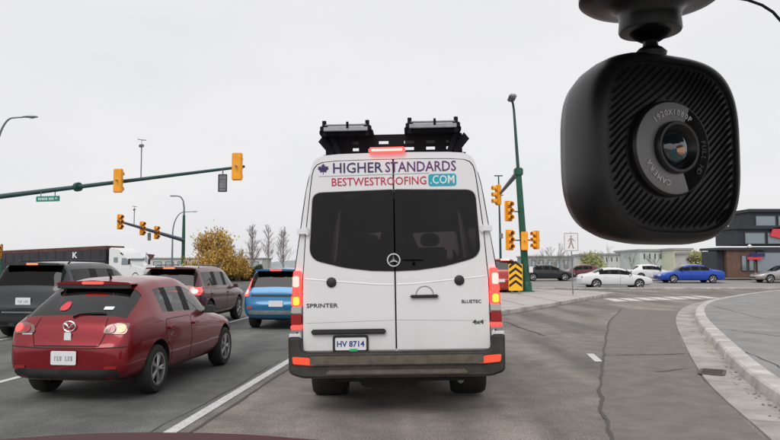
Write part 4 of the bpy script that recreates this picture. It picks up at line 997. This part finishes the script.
c_ = arm_at(150, top, tip); hs2 = thing('hanging_sign', 'tiny grey sign hanging from the distant rising arm', 'sign', (c_.x, c_.y - .2, c_.z - .65)); MB().prism(rrect(0, 0, .35, .75, .03), .02).build('panel', M['sign_grey'], hs2); MB().tube([(0, .01, .3), (0, .12, .65)], .03, 6).build('hanger', M['galv'], hs2)
b_ = P(172, 266, 92); e_ = P(197, 212, 92); arc_lamp('street_lamp', 'slim grey street lamp bending right behind the distant signal pole', (b_.x, 92, 0), e_.z, e_.x - b_.x - .8, 0, M['galv'], .15, up=2.9, head=.9)
# small signal at the left edge
lp = P(1, 266, 58); tq = thing('signal_pole', 'green pole with orange signal peeking in at the left edge beside the trailer', 'signal pole', (lp.x, 58, 0)); MB().tube([(0, 0, 0), (0, 0, 3.4)], [.11, .09], 10).build('pole', M['green_pole'], tq); MB().lathe([(.2, 0), (.2, .05), (.13, .08)], 'z', 12).build('base', M['green_pole'], tq)
signal((lp.x + .02, 57.6, 2.75), R(30), 'orange signal on the green pole at the left edge', gs, 1.0)

# --- green signal pole on the corner island
gp_ = P(527, 294, 40); tp = P(513, 97, 40); gx = gp_.x
pole = thing('signal_mast', 'tall green signal pole leaning slightly on the corner island right of the van', 'signal mast', (gx, 40, .14)); o_ = pole.location
def lean(z): return Vector(((tp.x - gx) * (z / tp.z), 0, z - .14))
MB().tube([lean(.14), lean(3), lean(7.0)], [.23, .20, .17], 16).build('pole', M['green_pole'], pole)
MB().tube([lean(6.9), lean(9), lean(10.6), lean(11.0) + Vector((-.03, 0, 0)), lean(11.2) + Vector((-.14, -.1, 0))], [.10, .085, .07, .065, .06], 12).build('lamp_post', M['teal_pole'], pole)
MB().box(lean(11.25) + Vector((-.12, -.3, .0)), (.42, .8, .20), rx=R(-10)).build('lamp_head', M['galv'], pole, bevel=.06)
MB().lathe([(.42, 0), (.42, .05), (.30, .08), (.27, .5), (.24, .55)], 'z', 18).build('base', M['green_pole'], pole); MB().box((.2, -.2, 1.25), (.22, .14, .34)).build('push_button', M['sign_white'], pole, bevel=.02); MB().box(lean(7.0), (.48, .5, .45)).build('arm_collar', M['green_pole'], pole, bevel=.06)
ae = P(499, 195, 52); ast = Vector((o_.x, o_.y, o_.z)) + lean(7.0)
MB().tube([ast - o_, ast.lerp(ae, .5) - o_, ae - o_], [.16, .13, .09], 12).build('arm', M['violet_pole'], pole)
for (u, v, f, lb, s_) in ((509, 211, 25, 'uppermost yellow signal beside the green pole on the island', 1.05), (510, 240, 20, 'lower left yellow signal on the green pole, nearest the van', 1.05), (524.5, 241, 172, 'yellow signal fixed squarely in front of the green pole', .95), (535.5, 240, -60, 'rightmost yellow signal on the green pole', .95)):
    p = P(u, v, 39.4); signal(p, R(f), lb, gs, s_)
    q = lean(p.z); br = MB().tube([Vector((q.x, 0, p.z - .14)), p - o_ + Vector((0, .1, 0))], .035, 8).build('bracket', M['green_pole'], pole)
p1 = ast.lerp(ae, .93); signal((p1.x - .25, p1.y - .3, p1.z - .12), R(-75), 'louvred orange signal at the end of the arm just right of the van roof', gs, 1.35)
# thin pole behind with small signal
pp = P(501, 266, 54); tk = thing('signal_pole', 'thin dark pole behind the louvred signal at the right edge of the van', 'signal pole', (pp.x, 54, 0)); tz = P(501, 176, 54).z
MB().tube([(0, 0, 0), (-.05, 0, tz * .5), (-.12, 0, tz)], [.11, .08, .05], 10).build('pole', M['teal_pole'], tk); MB().box((0, -.1, P(501, 236, 54).z), (.3, .2, .4)).build('box', M['galv'], tk, bevel=.03); MB().tube([(-.45, 0, tz + .02), (.2, 0, tz + .02)], .05, 6).build('cross_bar', M['teal_pole'], tk)
# chevron board
cb_ = P(515.5, 266, 36.8); cs = thing('chevron_board', 'yellow board with black chevrons at the foot of the green pole', 'sign', (cb_.x, 36.8, .14))
MB().prism(rrect(0, .87, .74, 1.40, .05), .02).build('panel', M['chev_y'], cs)
for k in range(4):
    z = .33 + k * .33
    for a in range(1): MB().prism([(-.34, z), (0, z + .26), (.34, z), (.34, z + .15), (0, z + .41), (-.34, z + .15)], .004, -.005).build('chevron', M['black'], cs, smooth=0)
for x in (-.2, .2): MB().tube([(x, .05, 0), (x, .05, 1.5)], .03, 8).build('post', M['galv'], cs)
# walk sign
wz = P(571, 242, 36); ws = thing('pedestrian_sign', 'pale square pedestrian sign on a slim post on the island', 'sign', (P(573, 297, 36).x, 36, .14))
MB().tube([(0, 0, 0), (-.06, 0, 3.2)], .032, 8).build('post', M['galv'], ws)
MB().prism(rrect(-.06, wz.z - .14, .76, .96, .05), .012, -.05).build('panel', M['sign_white'], ws)
fr = plate_with_hole(rrect(-.06, wz.z - .14, .72, .92, .04), rrect(-.06, wz.z - .14, .66, .86, .03), -.053, .003); link('border', fr, M['ped'], ws, 0)
fg = MB(); cz = wz.z - .14; cx = -.06
fg.prism([(cx + .05 * math.cos(a), cz + .29 + .055 * math.sin(a)) for a in [k * math.pi / 6 for k in range(12)]], .003, -.054)
for pl_ in ([(-.05, .22), (.06, .21), (.05, -.02), (-.06, -.02)], [(-.06, -.02), (.02, -.02), (-.10, -.34), (-.17, -.33)], [(-.02, -.02), (.05, -.02), (.15, -.33), (.08, -.35)], [(-.05, .20), (-.03, .15), (-.16, .02), (-.18, .05)], [(.05, .20), (.05, .14), (.17, .02), (.19, .06)]):
    fg.prism([(cx + a, cz + b) for a, b in pl_], .003, -.0545 - .0005 * pl_[0][0])
fg.build('walking_figure', M['ped'], ws, smooth=0)

# ------------------------------------------------------------------ truck and trailer, far left
tr = thing('semi_truck', 'white semi truck with sloped sleeper fairing behind the black sport utility', 'truck', (0, 0, 0))
hd_ = P(152, 266, 72); tl = P(-25, 266, 84)
dirv = Vector((hd_.x - tl.x, hd_.y - tl.y, 0)).normalized(); ang = math.atan2(dirv.y, dirv.x) - R(90)
tr.location = (hd_.x, hd_.y, 0); tr.rotation_euler = (0, 0, ang)     # local +y = travel, origin at the nose
prof = [(0, .5), (0, 1.15), (-.25, 1.5), (-1.5, 1.75), (-1.75, 1.85), (-2.35, 2.45), (-2.7, 2.95), (-3.3, 3.30), (-4.1, 3.50), (-4.75, 3.52), (-4.9, 3.42), (-4.9, .6)]
cabm = MB().prism(prof, 2.3, -1.15, 'yz').build('cab', M['truck'], tr, bevel=.16, seg=4)
MB().prism(round_poly([(-1.86, 1.88), (-2.42, 2.42), (-3.0, 2.42), (-3.05, 1.70), (-2.0, 1.70)], .07, 3), 2.33, -1.165, 'yz').build('side_window', M['bglass'], tr)
MB().prism(round_poly([(-3.55, 1.95), (-3.55, 2.5), (-4.15, 2.5), (-4.15, 1.95)], .1, 3), 2.33, -1.165, 'yz').build('sleeper_window', M['bglass'], tr)
MB().prism(round_poly([(-2.75, 2.72), (-3.1, 3.0), (-3.35, 2.95), (-2.95, 2.70)], .05, 3), 2.31, -1.155, 'yz').build('fairing_light', M['charcoal'], tr)
MB().box((0, -2.12, 2.16), (2.0, .03, .62), rx=R(-44)).build('windscreen', M['bglass'], tr)
for s in (-1, 1): MB().box((s * 1.38, -1.75, 2.05), (.22, .16, .60)).build('mirror', M['charcoal'], tr, bevel=.04)
MB().box((0, -10, .95), (1.1, 13, .25)).build('chassis', M['dark'], tr); MB().box((0, .02, .62), (2.3, .2, .35)).build('bumper', M['alu'], tr, bevel=.05)
for a in (-1.1, -5.2, -6.4, -16.5, -17.7):
    for s in (-1, 1): wheel(tr, s * 1.0, a, .5, .3, 6)
tt = thing('trailer', 'long dark box trailer with rusty top band coupled behind the white truck cab', 'trailer', (hd_.x, hd_.y, 0)); tt.rotation_euler = (R(1.3), 0, ang)
MB().box((0, -13.3, 2.35), (2.5, 16.4, 2.3)).build('box_body', M['trailer'], tt, bevel=.04); MB().box((0, -13.3, 3.62), (2.54, 16.44, .42)).build('top_band', M['trailer_top'], tt, bevel=.04)
for k in range(12):
    for s in (1,): MB().box((s * 1.262, -5.9 - k * 1.35, 2.35), (.03, .06, 2.2)).build('side_post', M['trailer'], tt)
text('logo', 'K', .85, M['sign_white'], tt, Matrix.Translation((1.285, -9.6, 2.95)) @ Matrix.Rotation(R(90), 4, 'Z') @ FACE, bold=.03, width=.75)
for yy in (-6.5, -7.1): MB().box((.9, yy, .8), (.12, .12, 1.0)).build('landing_leg', M['dark'], tt)
rf = thing('flag_banner', 'small dark red pennant on a pole in front of the truck cab', 'flag', P(146, 266, 76)); rf.location.z = 0
zz = P(148, 257, 76).z; MB().tube([(0, 0, 0), (0, 0, zz + .5)], .04, 8).build('pole', M['galv'], rf); MB().prism([(.03, zz + .35), (.95, zz + .25), (.75, zz - .1), (.45, zz - .35)], .03, 0).build('pennant', M['trailer_top'], rf)

# ------------------------------------------------------------------ buildings
def window_row(parent, x0, x1, n, z0, z1, y, m='bglass', fr=.06, gap=.15):
    w_ = (x1 - x0 - gap * (n - 1)) / n
    for k in range(n):
        a = x0 + k * (w_ + gap); cx, cz = a + w_ / 2, (z0 + z1) / 2
        f = link('window', plate_with_hole([(a, z0), (a + w_, z0), (a + w_, z1), (a, z1)], [(a + fr, z0 + fr), (a + w_ - fr, z0 + fr), (a + w_ - fr, z1 - fr), (a + fr, z1 - fr)], y - .06, .09), M['frame'], parent, 0)
        MB().box((cx, y - .0, cz), (w_ - fr * 2, .03, z1 - z0 - fr * 2)).build('pane', M[m], f, smooth=0)
by = 62.0; bz = .55
bx = lambda u: P(u, 266, by).x
ob = thing('office_building', 'dark stepped office block of brick and glass at the right edge', 'building', (0, by, bz))
def vz(v): return P(600, v, by).z - bz
MB().box(((bx(727) + bx(756)) / 2, 1.8, vz(250) / 2), (bx(756) - bx(727), 3.6, vz(250))).build('brick_wing', M['brick'], ob); MB().box(((bx(720) + bx(727)) / 2 - .05, 2.0, vz(251) / 2), (bx(727) - bx(720), 3.0, vz(251))).build('dark_bay', M['charcoal'], ob)
MB().box((bx(742), 1.8, vz(249.5) + .06), (bx(765) - bx(719), 4.0, .22)).build('parapet', M['charcoal'], ob)
MB().box((bx(756) + 9, 2.1, vz(247) / 2), (18, 4, vz(247))).build('ground_floor', M['charcoal'], ob)
MB().box((bx(740) + 11, 2.5, (vz(228) + vz(247)) / 2 + .1), (22, 4, vz(228) - vz(247) - .2)).build('middle_storey', M['charcoal'], ob)
MB().box((bx(758) + 10, 3.1, (vz(211) + vz(228)) / 2 + .05), (20, 4, vz(211) - vz(228) - .1)).build('upper_storey', M['charcoal'], ob)
for u, v0, y in ((736, 228, .5), (754, 210.5, 1.1)): MB().box((bx(u + 2) + 12, y + 1.9, vz(v0) + .08), (24, 4.3, .28)).build('roof_slab', M['charcoal'], ob)
window_row(ob, bx(748), bx(748) + 16, 8, vz(244), vz(232), .46); window_row(ob, bx(763), bx(763) + 14, 7, vz(225.5), vz(214.5), 1.06); window_row(ob, bx(757), bx(757) + 14, 6, .5, vz(252), .06)
window_row(ob, bx(741), bx(754), 2, .6, vz(255), -.04)
MB().box((bx(757), -.14, vz(255)), (1.3, .08, .32)).build('shop_sign', M['navy'], ob); MB().box((bx(754), -.15, vz(258.4)), (1.3, .08, .22)).build('shop_sign', M['sign_red'], ob)
MB().prism([(bx(773), vz(236)), (bx(790), vz(240)), (bx(790), vz(226)), (bx(776), vz(228))], .1, .25).build('banner', M['sign_red'], ob)
MB().lathe([(0, 0), (.18, .02), (.2, .2), (0, .36)], 'z', 12, (bx(752), .3, vz(248))).build('lamp', M['sign_white'], ob)
def block(name, label, u0, u1, vtop, Y, m, rows, n, depth=10, z=.4, wm='pglass', roofm='roofgrey', zbase=None):
    a, b = P(u0, 266, Y).x, P(u1, 266, Y).x; h = P(390, vtop, Y).z - z
    t = thing(name, label, 'building', ((a + b) / 2, Y, z)); W_ = b - a
    MB().box((0, depth / 2, h / 2), (W_, depth, h)).build('wall', M[m], t); MB().box((0, depth / 2, h + .12), (W_ + .4, depth + .4, .24)).build('roof', M[roofm], t)
    st_ = h / rows
    for r_ in range(rows): window_row(t, -W_ / 2 + .6, W_ / 2 - .6, n, r_ * st_ + st_ * .3, r_ * st_ + st_ * .82, 0, wm, .08, .7)
    return t
block('shop_building', 'pale mint low building behind the blue sedan', 640, 676, 251, 92, 'mint', 2, 6)
block('shop_building', 'pale stone building right behind the blue sedan, beside the brick wing', 690, 724, 254, 84, 'stucco', 2, 5)
block('shop_building', 'lime panelled block between the mint building and the stone one', 674, 692, 250, 88, 'lime', 2, 3)
block('shop_building', 'long cream building behind the white sedan', 592, 642, 255, 100, 'stucco', 2, 9)
block('warehouse', 'low grey warehouse far behind the bare trees near the green pole', 528, 596, 257, 120, 'roofgrey', 1, 8)
block('warehouse', 'low stone warehouse far behind the golden tree', 150, 262, 259, 130, 'stucco', 1, 9)

# ------------------------------------------------------------------ trees
def branches(mb, p, d, L, r, depth, spread, up, n=5):
    q = p + d * L; mid = p.lerp(q, .5) + Vector((random.uniform(-1, 1), random.uniform(-1, 1), 0)) * L * .04
    mb.tube([p, mid, q], [r, r * .85, r * .68], n, cap=False); tips = []
    if depth == 0: return [q]
    for k in range(random.choice((2, 3, 3))):
        nd = (d + Vector((random.uniform(-1, 1), random.uniform(-1, 1), random.uniform(-.3, .6) * up)) * spread).normalized(); nd.z = max(nd.z, -.1)
        tips += branches(mb, p.lerp(q, random.uniform(.6, 1)), nd, L * random.uniform(.62, .85), r * .62, depth - 1, spread, up, 4)
    return tips
def bare_tree(label, u, Y, vtop, m, spread=.45, depth=5, z=0, group='bare trees behind the junction', tall=False):
    x = P(u, 266, Y).x; H = P(u, vtop, Y).z - z; t = thing('bare_tree', label, 'tree', (x, Y, z), 0, group)
    tr_ = MB(); cr = MB(); r0 = max(.07, H * .018)
    tr_.tube([(0, 0, -.1), (.05, 0, H * .2), (0, .05, H * .42)], [r0 * 1.3, r0, r0 * .8], 8); tr_.build('trunk', M[m], t)
    if tall:
        cr.tube([(0, .05, H * .42), (.03, 0, H * .7), (0, 0, H)], [r0 * .8, r0 * .5, .015], 6)
        for k in range(random.randint(38, 70)):
            zz_ = H * random.uniform(.2, .93); a = random.uniform(0, 6.28); l_ = (H - zz_) * .22 + .35; p = Vector((0, 0, zz_)); d_ = Vector((math.cos(a) * .55, math.sin(a) * .55, 1)).normalized()
            branches(cr, p, d_, l_ * random.uniform(.5, 1.05), .028, 2, .45, 1, 4)
    else:
        for k in range(4):
            a = k * 1.6 + random.uniform(0, 1); branches(cr, Vector((0, .03, H * (.25 + .05 * k))), Vector((math.cos(a) * .6, math.sin(a) * .6, .9)).normalized(), H * .23, r0 * .6, depth - 1, spread, 1, 5)
    cr.build('crown', M[m], t, smooth=60, norm=False); return t
random.seed(11)
for u, vt_, lb in ((252, 224, 'leftmost tall bare poplar between the golden tree and the van'), (268, 226, 'middle tall bare poplar left of the van'), (283, 229, 'right hand bare poplar beside the van roof'), (241, 252, 'low bare poplar right behind the golden tree')):
    bare_tree(lb, u, 92, vt_, 'pale_bark', tall=True)
for u, Y, vt_, lb in ((541, 80, 250, 'small bare tree just right of the green pole'), (555, 74, 241, 'tallest bare tree between the green pole and the walk sign'), (566, 84, 250, 'bare tree right behind the walk sign'), (585, 88, 247, 'bare tree above the tail of the white sedan'), (606, 90, 246, 'bare tree above the roof of the white sedan'), (632, 86, 249, 'bare tree above the nose of the white sedan'), (655, 84, 251, 'bare tree above the nose of the blue sedan')):
    bare_tree(lb, u, Y, vt_, 'shrub_bark', depth=5, z=.3)
def leaf_tree(name, label, u, Y, vtop, wpx, m1, m2, nleaf, droop, z=0, size=.16, zlow=.25):
    x = P(u, 266, Y).x; H = P(u, vtop, Y).z - z; W_ = wpx / FPX * Y / 2; t = thing(name, label, 'tree', (x, Y, z))
    tk_ = MB(); tips = []
    tk_.tube([(0, 0, -.1), (.1, 0, H * .2), (0, .1, H * .4)], [.26, .2, .16], 8)
    for k in range(7):
        a = k * .9 + random.uniform(0, .6); tips += branches(tk_, Vector((0, .1, H * random.uniform(.28, .42))), Vector((math.cos(a) * .7, math.sin(a) * .7, .8)).normalized(), H * .24, .08, 3, .5, 1, 5)
    tk_.build('trunk', M['bark'], t, smooth=60, norm=False)
    clumps = []
    for k in range(34):
        a = random.uniform(0, 6.283); rr_ = math.sqrt(random.random()); zz_ = random.uniform(.38, .97); env = math.sin(min(1, (1.08 - zz_) / .62) * math.pi / 2)
        clumps.append(Vector((math.cos(a) * rr_ * W_ * env, math.sin(a) * rr_ * W_ * env, zz_ * H)))
    for mi, (mm, frac) in enumerate(((m1, .62), (m2, .38))):
        vs = []; fs = []
        for k in range(int(nleaf * frac)):
            c = random.choice(clumps); s_ = H * .085
            p = c + Vector((random.gauss(0, s_), random.gauss(0, s_), random.gauss(0, s_ * .8) - abs(random.gauss(0, droop))))
            if p.z < H * zlow * random.uniform(.6, 1.3): continue
            a = random.uniform(0, 6.283); e = random.gauss(0, .5); d1 = Vector((math.cos(a) * math.cos(e), math.sin(a) * math.cos(e), math.sin(e))) ; d1 = (d1 + Vector((0, 0, -1.2 if droop > .3 else 0))).normalized(); d2 = d1.cross(Vector((random.random() - .5, random.random() - .5, random.random() - .5))).normalized()
            l_ = size * random.uniform(.6, 1.5); b_ = len(vs); vs += [p - d2 * l_ * .28, p + d1 * l_ * .5 , p + d2 * l_ * .28, p - d1 * l_ * .7]; fs.append((b_, b_ + 1, b_ + 2, b_ + 3))
        MB().add(vs, fs).build('crown' if mi == 0 else 'inner_crown', M[mm], t, smooth=0, norm=False)
    return t
random.seed(21)
leaf_tree('willow_tree', 'golden autumn tree behind the plum sport utility', 214, 70, 231, 56, 'willow', 'willow_g', 6800, .9, 0, .19, .12)
leaf_tree('willow_tree', 'smaller orange tree spreading beside the golden tree towards the poplars', 238, 74, 258, 30, 'willow_g', 'willow', 4200, .3, 0, .18, .1)
leaf_tree('lime_tree', 'pale lime leaved tree behind the walk sign', 590, 82, 252, 26, 'yellowtree', 'yellowtree', 3200, .1, .3, .16)
leaf_tree('lime_tree', 'pale lime leaved tree above the blue sedan', 697, 76, 252, 18, 'yellowtree', 'yellowtree', 2600, .1, .35, .16)
def hedge(label, u0, u1, Y, vtop, z=0, n=7000):
    a, b = P(u0, 266, Y).x, P(u1, 266, Y).x; h = P(390, vtop, Y).z - z; t = thing('hedge', label, 'hedge', ((a + b) / 2, Y, z)); W_ = b - a
    MB().box((0, 0, h * .35), (W_ * .98, .5, h * .7)).build('stems', M['bark'], t); vs = []; fs = []
    for k in range(n):
        p = Vector((random.uniform(-W_ / 2, W_ / 2), random.uniform(-.5, .5), h * (random.random() ** .7))); p.z *= .86 + .14 * math.sin(p.x * 1.7) + random.uniform(-.06, .06)
        d1 = Vector((random.gauss(0, 1), random.gauss(0, 1), random.gauss(0, 1))).normalized(); d2 = d1.orthogonal().normalized(); l_ = .16 * random.uniform(.6, 1.4); q = len(vs); vs += [p - d2 * l_ * .4, p + d1 * l_, p + d2 * l_ * .4, p - d1 * l_]; fs.append((q, q + 1, q + 2, q + 3))
    MB().add(vs, fs).build('foliage', M['hedge'], t, smooth=0, norm=False); return t
hedge('low dark hedge running right of the green pole', 528, 566, 70, 272, .25); hedge('low dark hedge behind the white and blue sedans', 600, 660, 72, 270, .3); hedge('dark scrub under the golden tree', 180, 262, 76, 265, 0, 9000)

# ------------------------------------------------------------------ our own car: bonnet and screen header
oc = thing('own_car', 'dark red car bonnet along the bottom left edge of the view', 'car', (-.68, 0, 0))
vs = []; fs = []; nx, ny = 25, 12
for j in range(ny):
    y = .95 + 1.15 * j / (ny - 1)
    for i in range(nx):
        x = -.90 + 1.80 * i / (nx - 1); s_ = abs(x) / .90
        vs.append((x, y - .25 * s_ ** 3 * (j / (ny - 1)), 1.145 - .055 * s_ ** 2 - .10 * s_ ** 6 - .035 * ((y - 1.1)) ** 2 + .012 * math.exp(-((s_ - .62) / .1) ** 2)))
for j in range(ny - 1):
    for i in range(nx - 1): fs.append((j * nx + i, j * nx + i + 1, (j + 1) * nx + i + 1, (j + 1) * nx + i))
MB().add(vs, fs).build('bonnet', M['bonnet'], oc, smooth=60)
lip = [Vector(vs[(ny - 1) * nx + i]) for i in range(nx)]; MB().tube([p + Vector((0, .0, -.03)) for p in lip], .031, 8).build('bonnet_lip', M['bonnet'], oc)
nose = MB(); n_ = len(lip)
nose.add([tuple(p + Vector((0, .02, -.03))) for p in lip] + [tuple(p + Vector((0, .09, -.35))) for p in lip] + [tuple(p + Vector((0, .02, -.85))) for p in lip], [(k * n_ + i, k * n_ + i + 1, (k + 1) * n_ + i + 1, (k + 1) * n_ + i) for k in range(2) for i in range(n_ - 1)]); nose.build('nose', M['bonnet'], oc)
MB().box((0, .85, 1.06), (1.55, .3, .06)).build('cowl', M['trim'], oc)
for s in (-1, 1): MB().prism([(.5, .30), (2.0, .30), (1.9, .93), (.6, 1.0)], .04, s * .92 - .02, 'yz').build('wing_panel', M['bonnet'], oc); wheel(oc, s * .80, 1.35, .33, .2)
hdz = P(653, -9, .26).z
MB().box((0.76, .165, hdz + .018), (.44, .20, .030)).build('screen_header', M['trim'], oc, bevel=.01)

# ------------------------------------------------------------------ dash camera hanging from the screen header
DY = .26; PX = DY / FPX
ctr = P(654.5, 151, DY); dc = thing('dash_camera', 'black rounded square dash camera with ribbed face hanging at the upper right', 'dash camera', ctr, R(21.5))
def sq(sc, W_=.0680, H_=.0705, n=64, e=3.3):
    return [(W_ / 2 * sc * math.copysign(abs(math.cos(t)) ** (2 / e), math.cos(t)), H_ / 2 * sc * math.copysign(abs(math.sin(t)) ** (2 / e), math.sin(t))) for t in [2 * math.pi * k / n for k in range(n)]]
def shell(levels, n=64, closed0=True, closed1=True, **kw):
    mb = MB(); vs = []; fs = []
    for sc, y in levels: vs += [(x, y, z) for x, z in sq(sc, n=n, **kw)]
    for i in range(len(levels) - 1):
        for k in range(n): fs.append((i * n + k, i * n + (k + 1) % n, (i + 1) * n + (k + 1) % n, (i + 1) * n + k))
    if closed0: fs.append(tuple(range(n)))
    if closed1: fs.append(tuple(range((len(levels) - 1) * n, len(levels) * n)))
    return mb.add(vs, fs)
shell([(.55, .0195), (.80, .0188), (.91, .0155), (.965, .0095), (.995, .0025), (1.0, -.0030), (.985, -.0070), (.950, -.0095), (.915, -.0106), (.885, -.0108), (.868, -.0100), (.862, -.0088)]).build('body', M['cam_body'], dc, smooth=50)
shell([(.866, -.0094), (.80, -.0100), (.5, -.0104)]).build('face_panel', M['cam_panel'], dc, smooth=50)
# swirling ribs on the face
LR = .0172; LC = (-.0036, -.0012)
def inside(x, z, sc=.845, W_=.068, H_=.0705, e=3.3): return abs(x / (W_ / 2 * sc)) ** e + abs(z / (H_ / 2 * sc)) ** e < 1
rb = MB(); step = .00205
for k in range(-34, 35):
    run = []
    for i in range(-60, 61):
        t = i * .0008; r0 = k * step
        x, z = r0, t
        bend = .0022 * math.exp(-((r0 + .014) / .012) ** 2) * math.sin(t / .010) ; a = R(-47)
        xx = (x + bend) * math.cos(a) - z * math.sin(a); zz = (x + bend) * math.sin(a) + z * math.cos(a)
        ok = inside(xx, zz) and math.hypot(xx - LC[0], zz - LC[1]) > LR
        if ok: run.append((xx, zz))
        if (not ok or i == 60) and run:
            if len(run) > 2:
                n = len(run); vs = []; fs = []
                for q, (px, pz) in enumerate(run):
                    p0 = Vector(run[max(0, q - 1)]); p1 = Vector(run[min(n - 1, q + 1)]); tt_ = (p1 - p0).normalized(); nn = Vector((-tt_.y, tt_.x)) * .00056
                    f = min(1, (q + .3) / 2.5, (n - 1 - q + .3) / 2.5); y0 = -.0093
                    vs += [(px + nn.x, y0, pz + nn.y), (px + nn.x * .4, y0 - .0018 * f, pz + nn.y * .4), (px - nn.x * .6, y0 - .0013 * f, pz - nn.y * .6), (px - nn.x, y0, pz - nn.y)]
                for q in range(n - 1): fs += [(4 * q + j, 4 * q + j + 1, 4 * q + j + 5, 4 * q + j + 4) for j in range(3)]
                fs += [(0, 1, 2, 3), tuple(4 * (n - 1) + j for j in (3, 2, 1, 0))]
                rb.add(vs, fs)
            run = []
rib = rb.build('ribs', M['cam_ridge'], dc, smooth=60); rib['kind'] = 'stuff'
cl = (LC[0], 0, LC[1])
MB().lathe([(.0173, -.0095), (.0173, -.0125), (.0168, -.0132), (.0163, -.0134)], 'y', 72, cl).build('lens_bezel', M['cam_body'], dc, smooth=30)
def sector(nm, a0, a1, m): # clock angles, clockwise from the top
    o = MB().lathe([(.0164, -.0120), (.0164, -.01345), (.0156, -.0137), (.0093, -.0140)], 'y', 60, cl, R(90 - a1), R(90 - a0)).build(nm, m, dc, smooth=30); return o
g1 = sector('grey_ring', 158, 387, M['cam_grey']); g2 = sector('gloss_ring', 27, 158, M['cam_gloss'])
MB().lathe([(.0094, -.0138), (.0094, -.0158), (.0089, -.0164), (.0080, -.0164), (.0075, -.0158), (.0062, -.0140), (.0058, -.0135)], 'y', 56, cl).build('lens_barrel', M['cam_body'], dc, smooth=30)
lens = MB().lathe([(.0061, -.0138), (.0055, -.0149), (.0040, -.0157), (.0020, -.0161), (0, -.0162)], 'y', 40, cl).build('lens', M['cam_lens'], dc, smooth=60)
MB().lathe([(.0046, -.01555), (.0035, -.01605), (.0022, -.01635)], 'y', 30, cl, R(200), R(330)).build('painted_glint', M['teal_glint'], lens, smooth=60); MB().lathe([(.0019, -.01640), (.0010, -.0166), (0, -.0166)], 'y', 24, (cl[0] + .0004, 0, cl[2] - .0012)).build('painted_glint', M['amber_glint'], lens, smooth=60)  # lens glints painted on as small teal and amber patches
def ring_text(nm, s, a_mid, rad, size, pitch, m, y):
    mb = MB(); n = len(s)
    for i, ch in enumerate(s):
        if ch == ' ': continue
        me = text_mesh(ch, size, bold=size * .012, depth=.00012); a = R(a_mid + (i - (n - 1) / 2) * pitch)
        T = Matrix.Translation((cl[0], y, cl[2])) @ Matrix.Rotation(a, 4, 'Y') @ Matrix.Translation((0, 0, rad)) @ FACE; me.transform(T)
        mb.add([tuple(v.co) for v in me.vertices], [tuple(p.vertices) for p in me.polygons]); bpy.data.meshes.remove(me)
    return mb.build(nm, M[m], dc, smooth=0)
ring_text('lettering', '1920X1080P', -4, .0127, .0029, 8.4, 'cam_ink', -.01412); ring_text('lettering', 'CAMERA', 219, .0129, .0028, 9.8, 'cam_ink', -.01412); ring_text('lettering', 'FULL HD', 103, .0132, .0028, 8.2, 'cam_ink2', -.01412)
mt = thing('camera_mount', 'flared black ball mount holding the dash camera from above', 'camera mount', (P(653, 147, DY).x, DY, 0))
zz = lambda v: P(653, v, DY).z
pr = [(0, 56), (15, 56), (16, 53), (12, 49), (8, 47), (7.3, 44), (7.3, 40), (9, 39)]
MB().lathe([(r_ * PX, zz(v)) for r_, v in pr], 'z', 40).build('stem', M['cam_body'], mt, smooth=40)
MB().lathe([(0, zz(42)), (10 * PX, zz(41)), (16 * PX, zz(37.5)), (20 * PX, zz(33.5)), (21 * PX, zz(31))], 'z', 40).build('ball_cup', M['cam_gloss'], mt, smooth=40)
MB().lathe([(20 * PX, zz(33)), (30 * PX, zz(32.3)), (31 * PX, zz(30.5)), (30.2 * PX, zz(20)), (31 * PX, zz(14)), (34.5 * PX, zz(8.5)), (42 * PX, zz(5)), (56 * PX, zz(3)), (66 * PX, zz(1.2)), (70 * PX, zz(-1.5)), (70 * PX, zz(-7)), (0, zz(-7))], 'z', 56).build('base', M['cam_body'], mt, smooth=40)
cp = [P(u, v, DY) for u, v in ((705, -6), (725, -4), (748, 0), (762, 5), (773, 12), (781, 21), (790, 36), (797, 60))]
tag(MB().tube(cp, .00042 * 1.3, 8).build('power_cable', M['cable'], None), 'thin dark blue cable curving down at the upper right corner', 'cable')
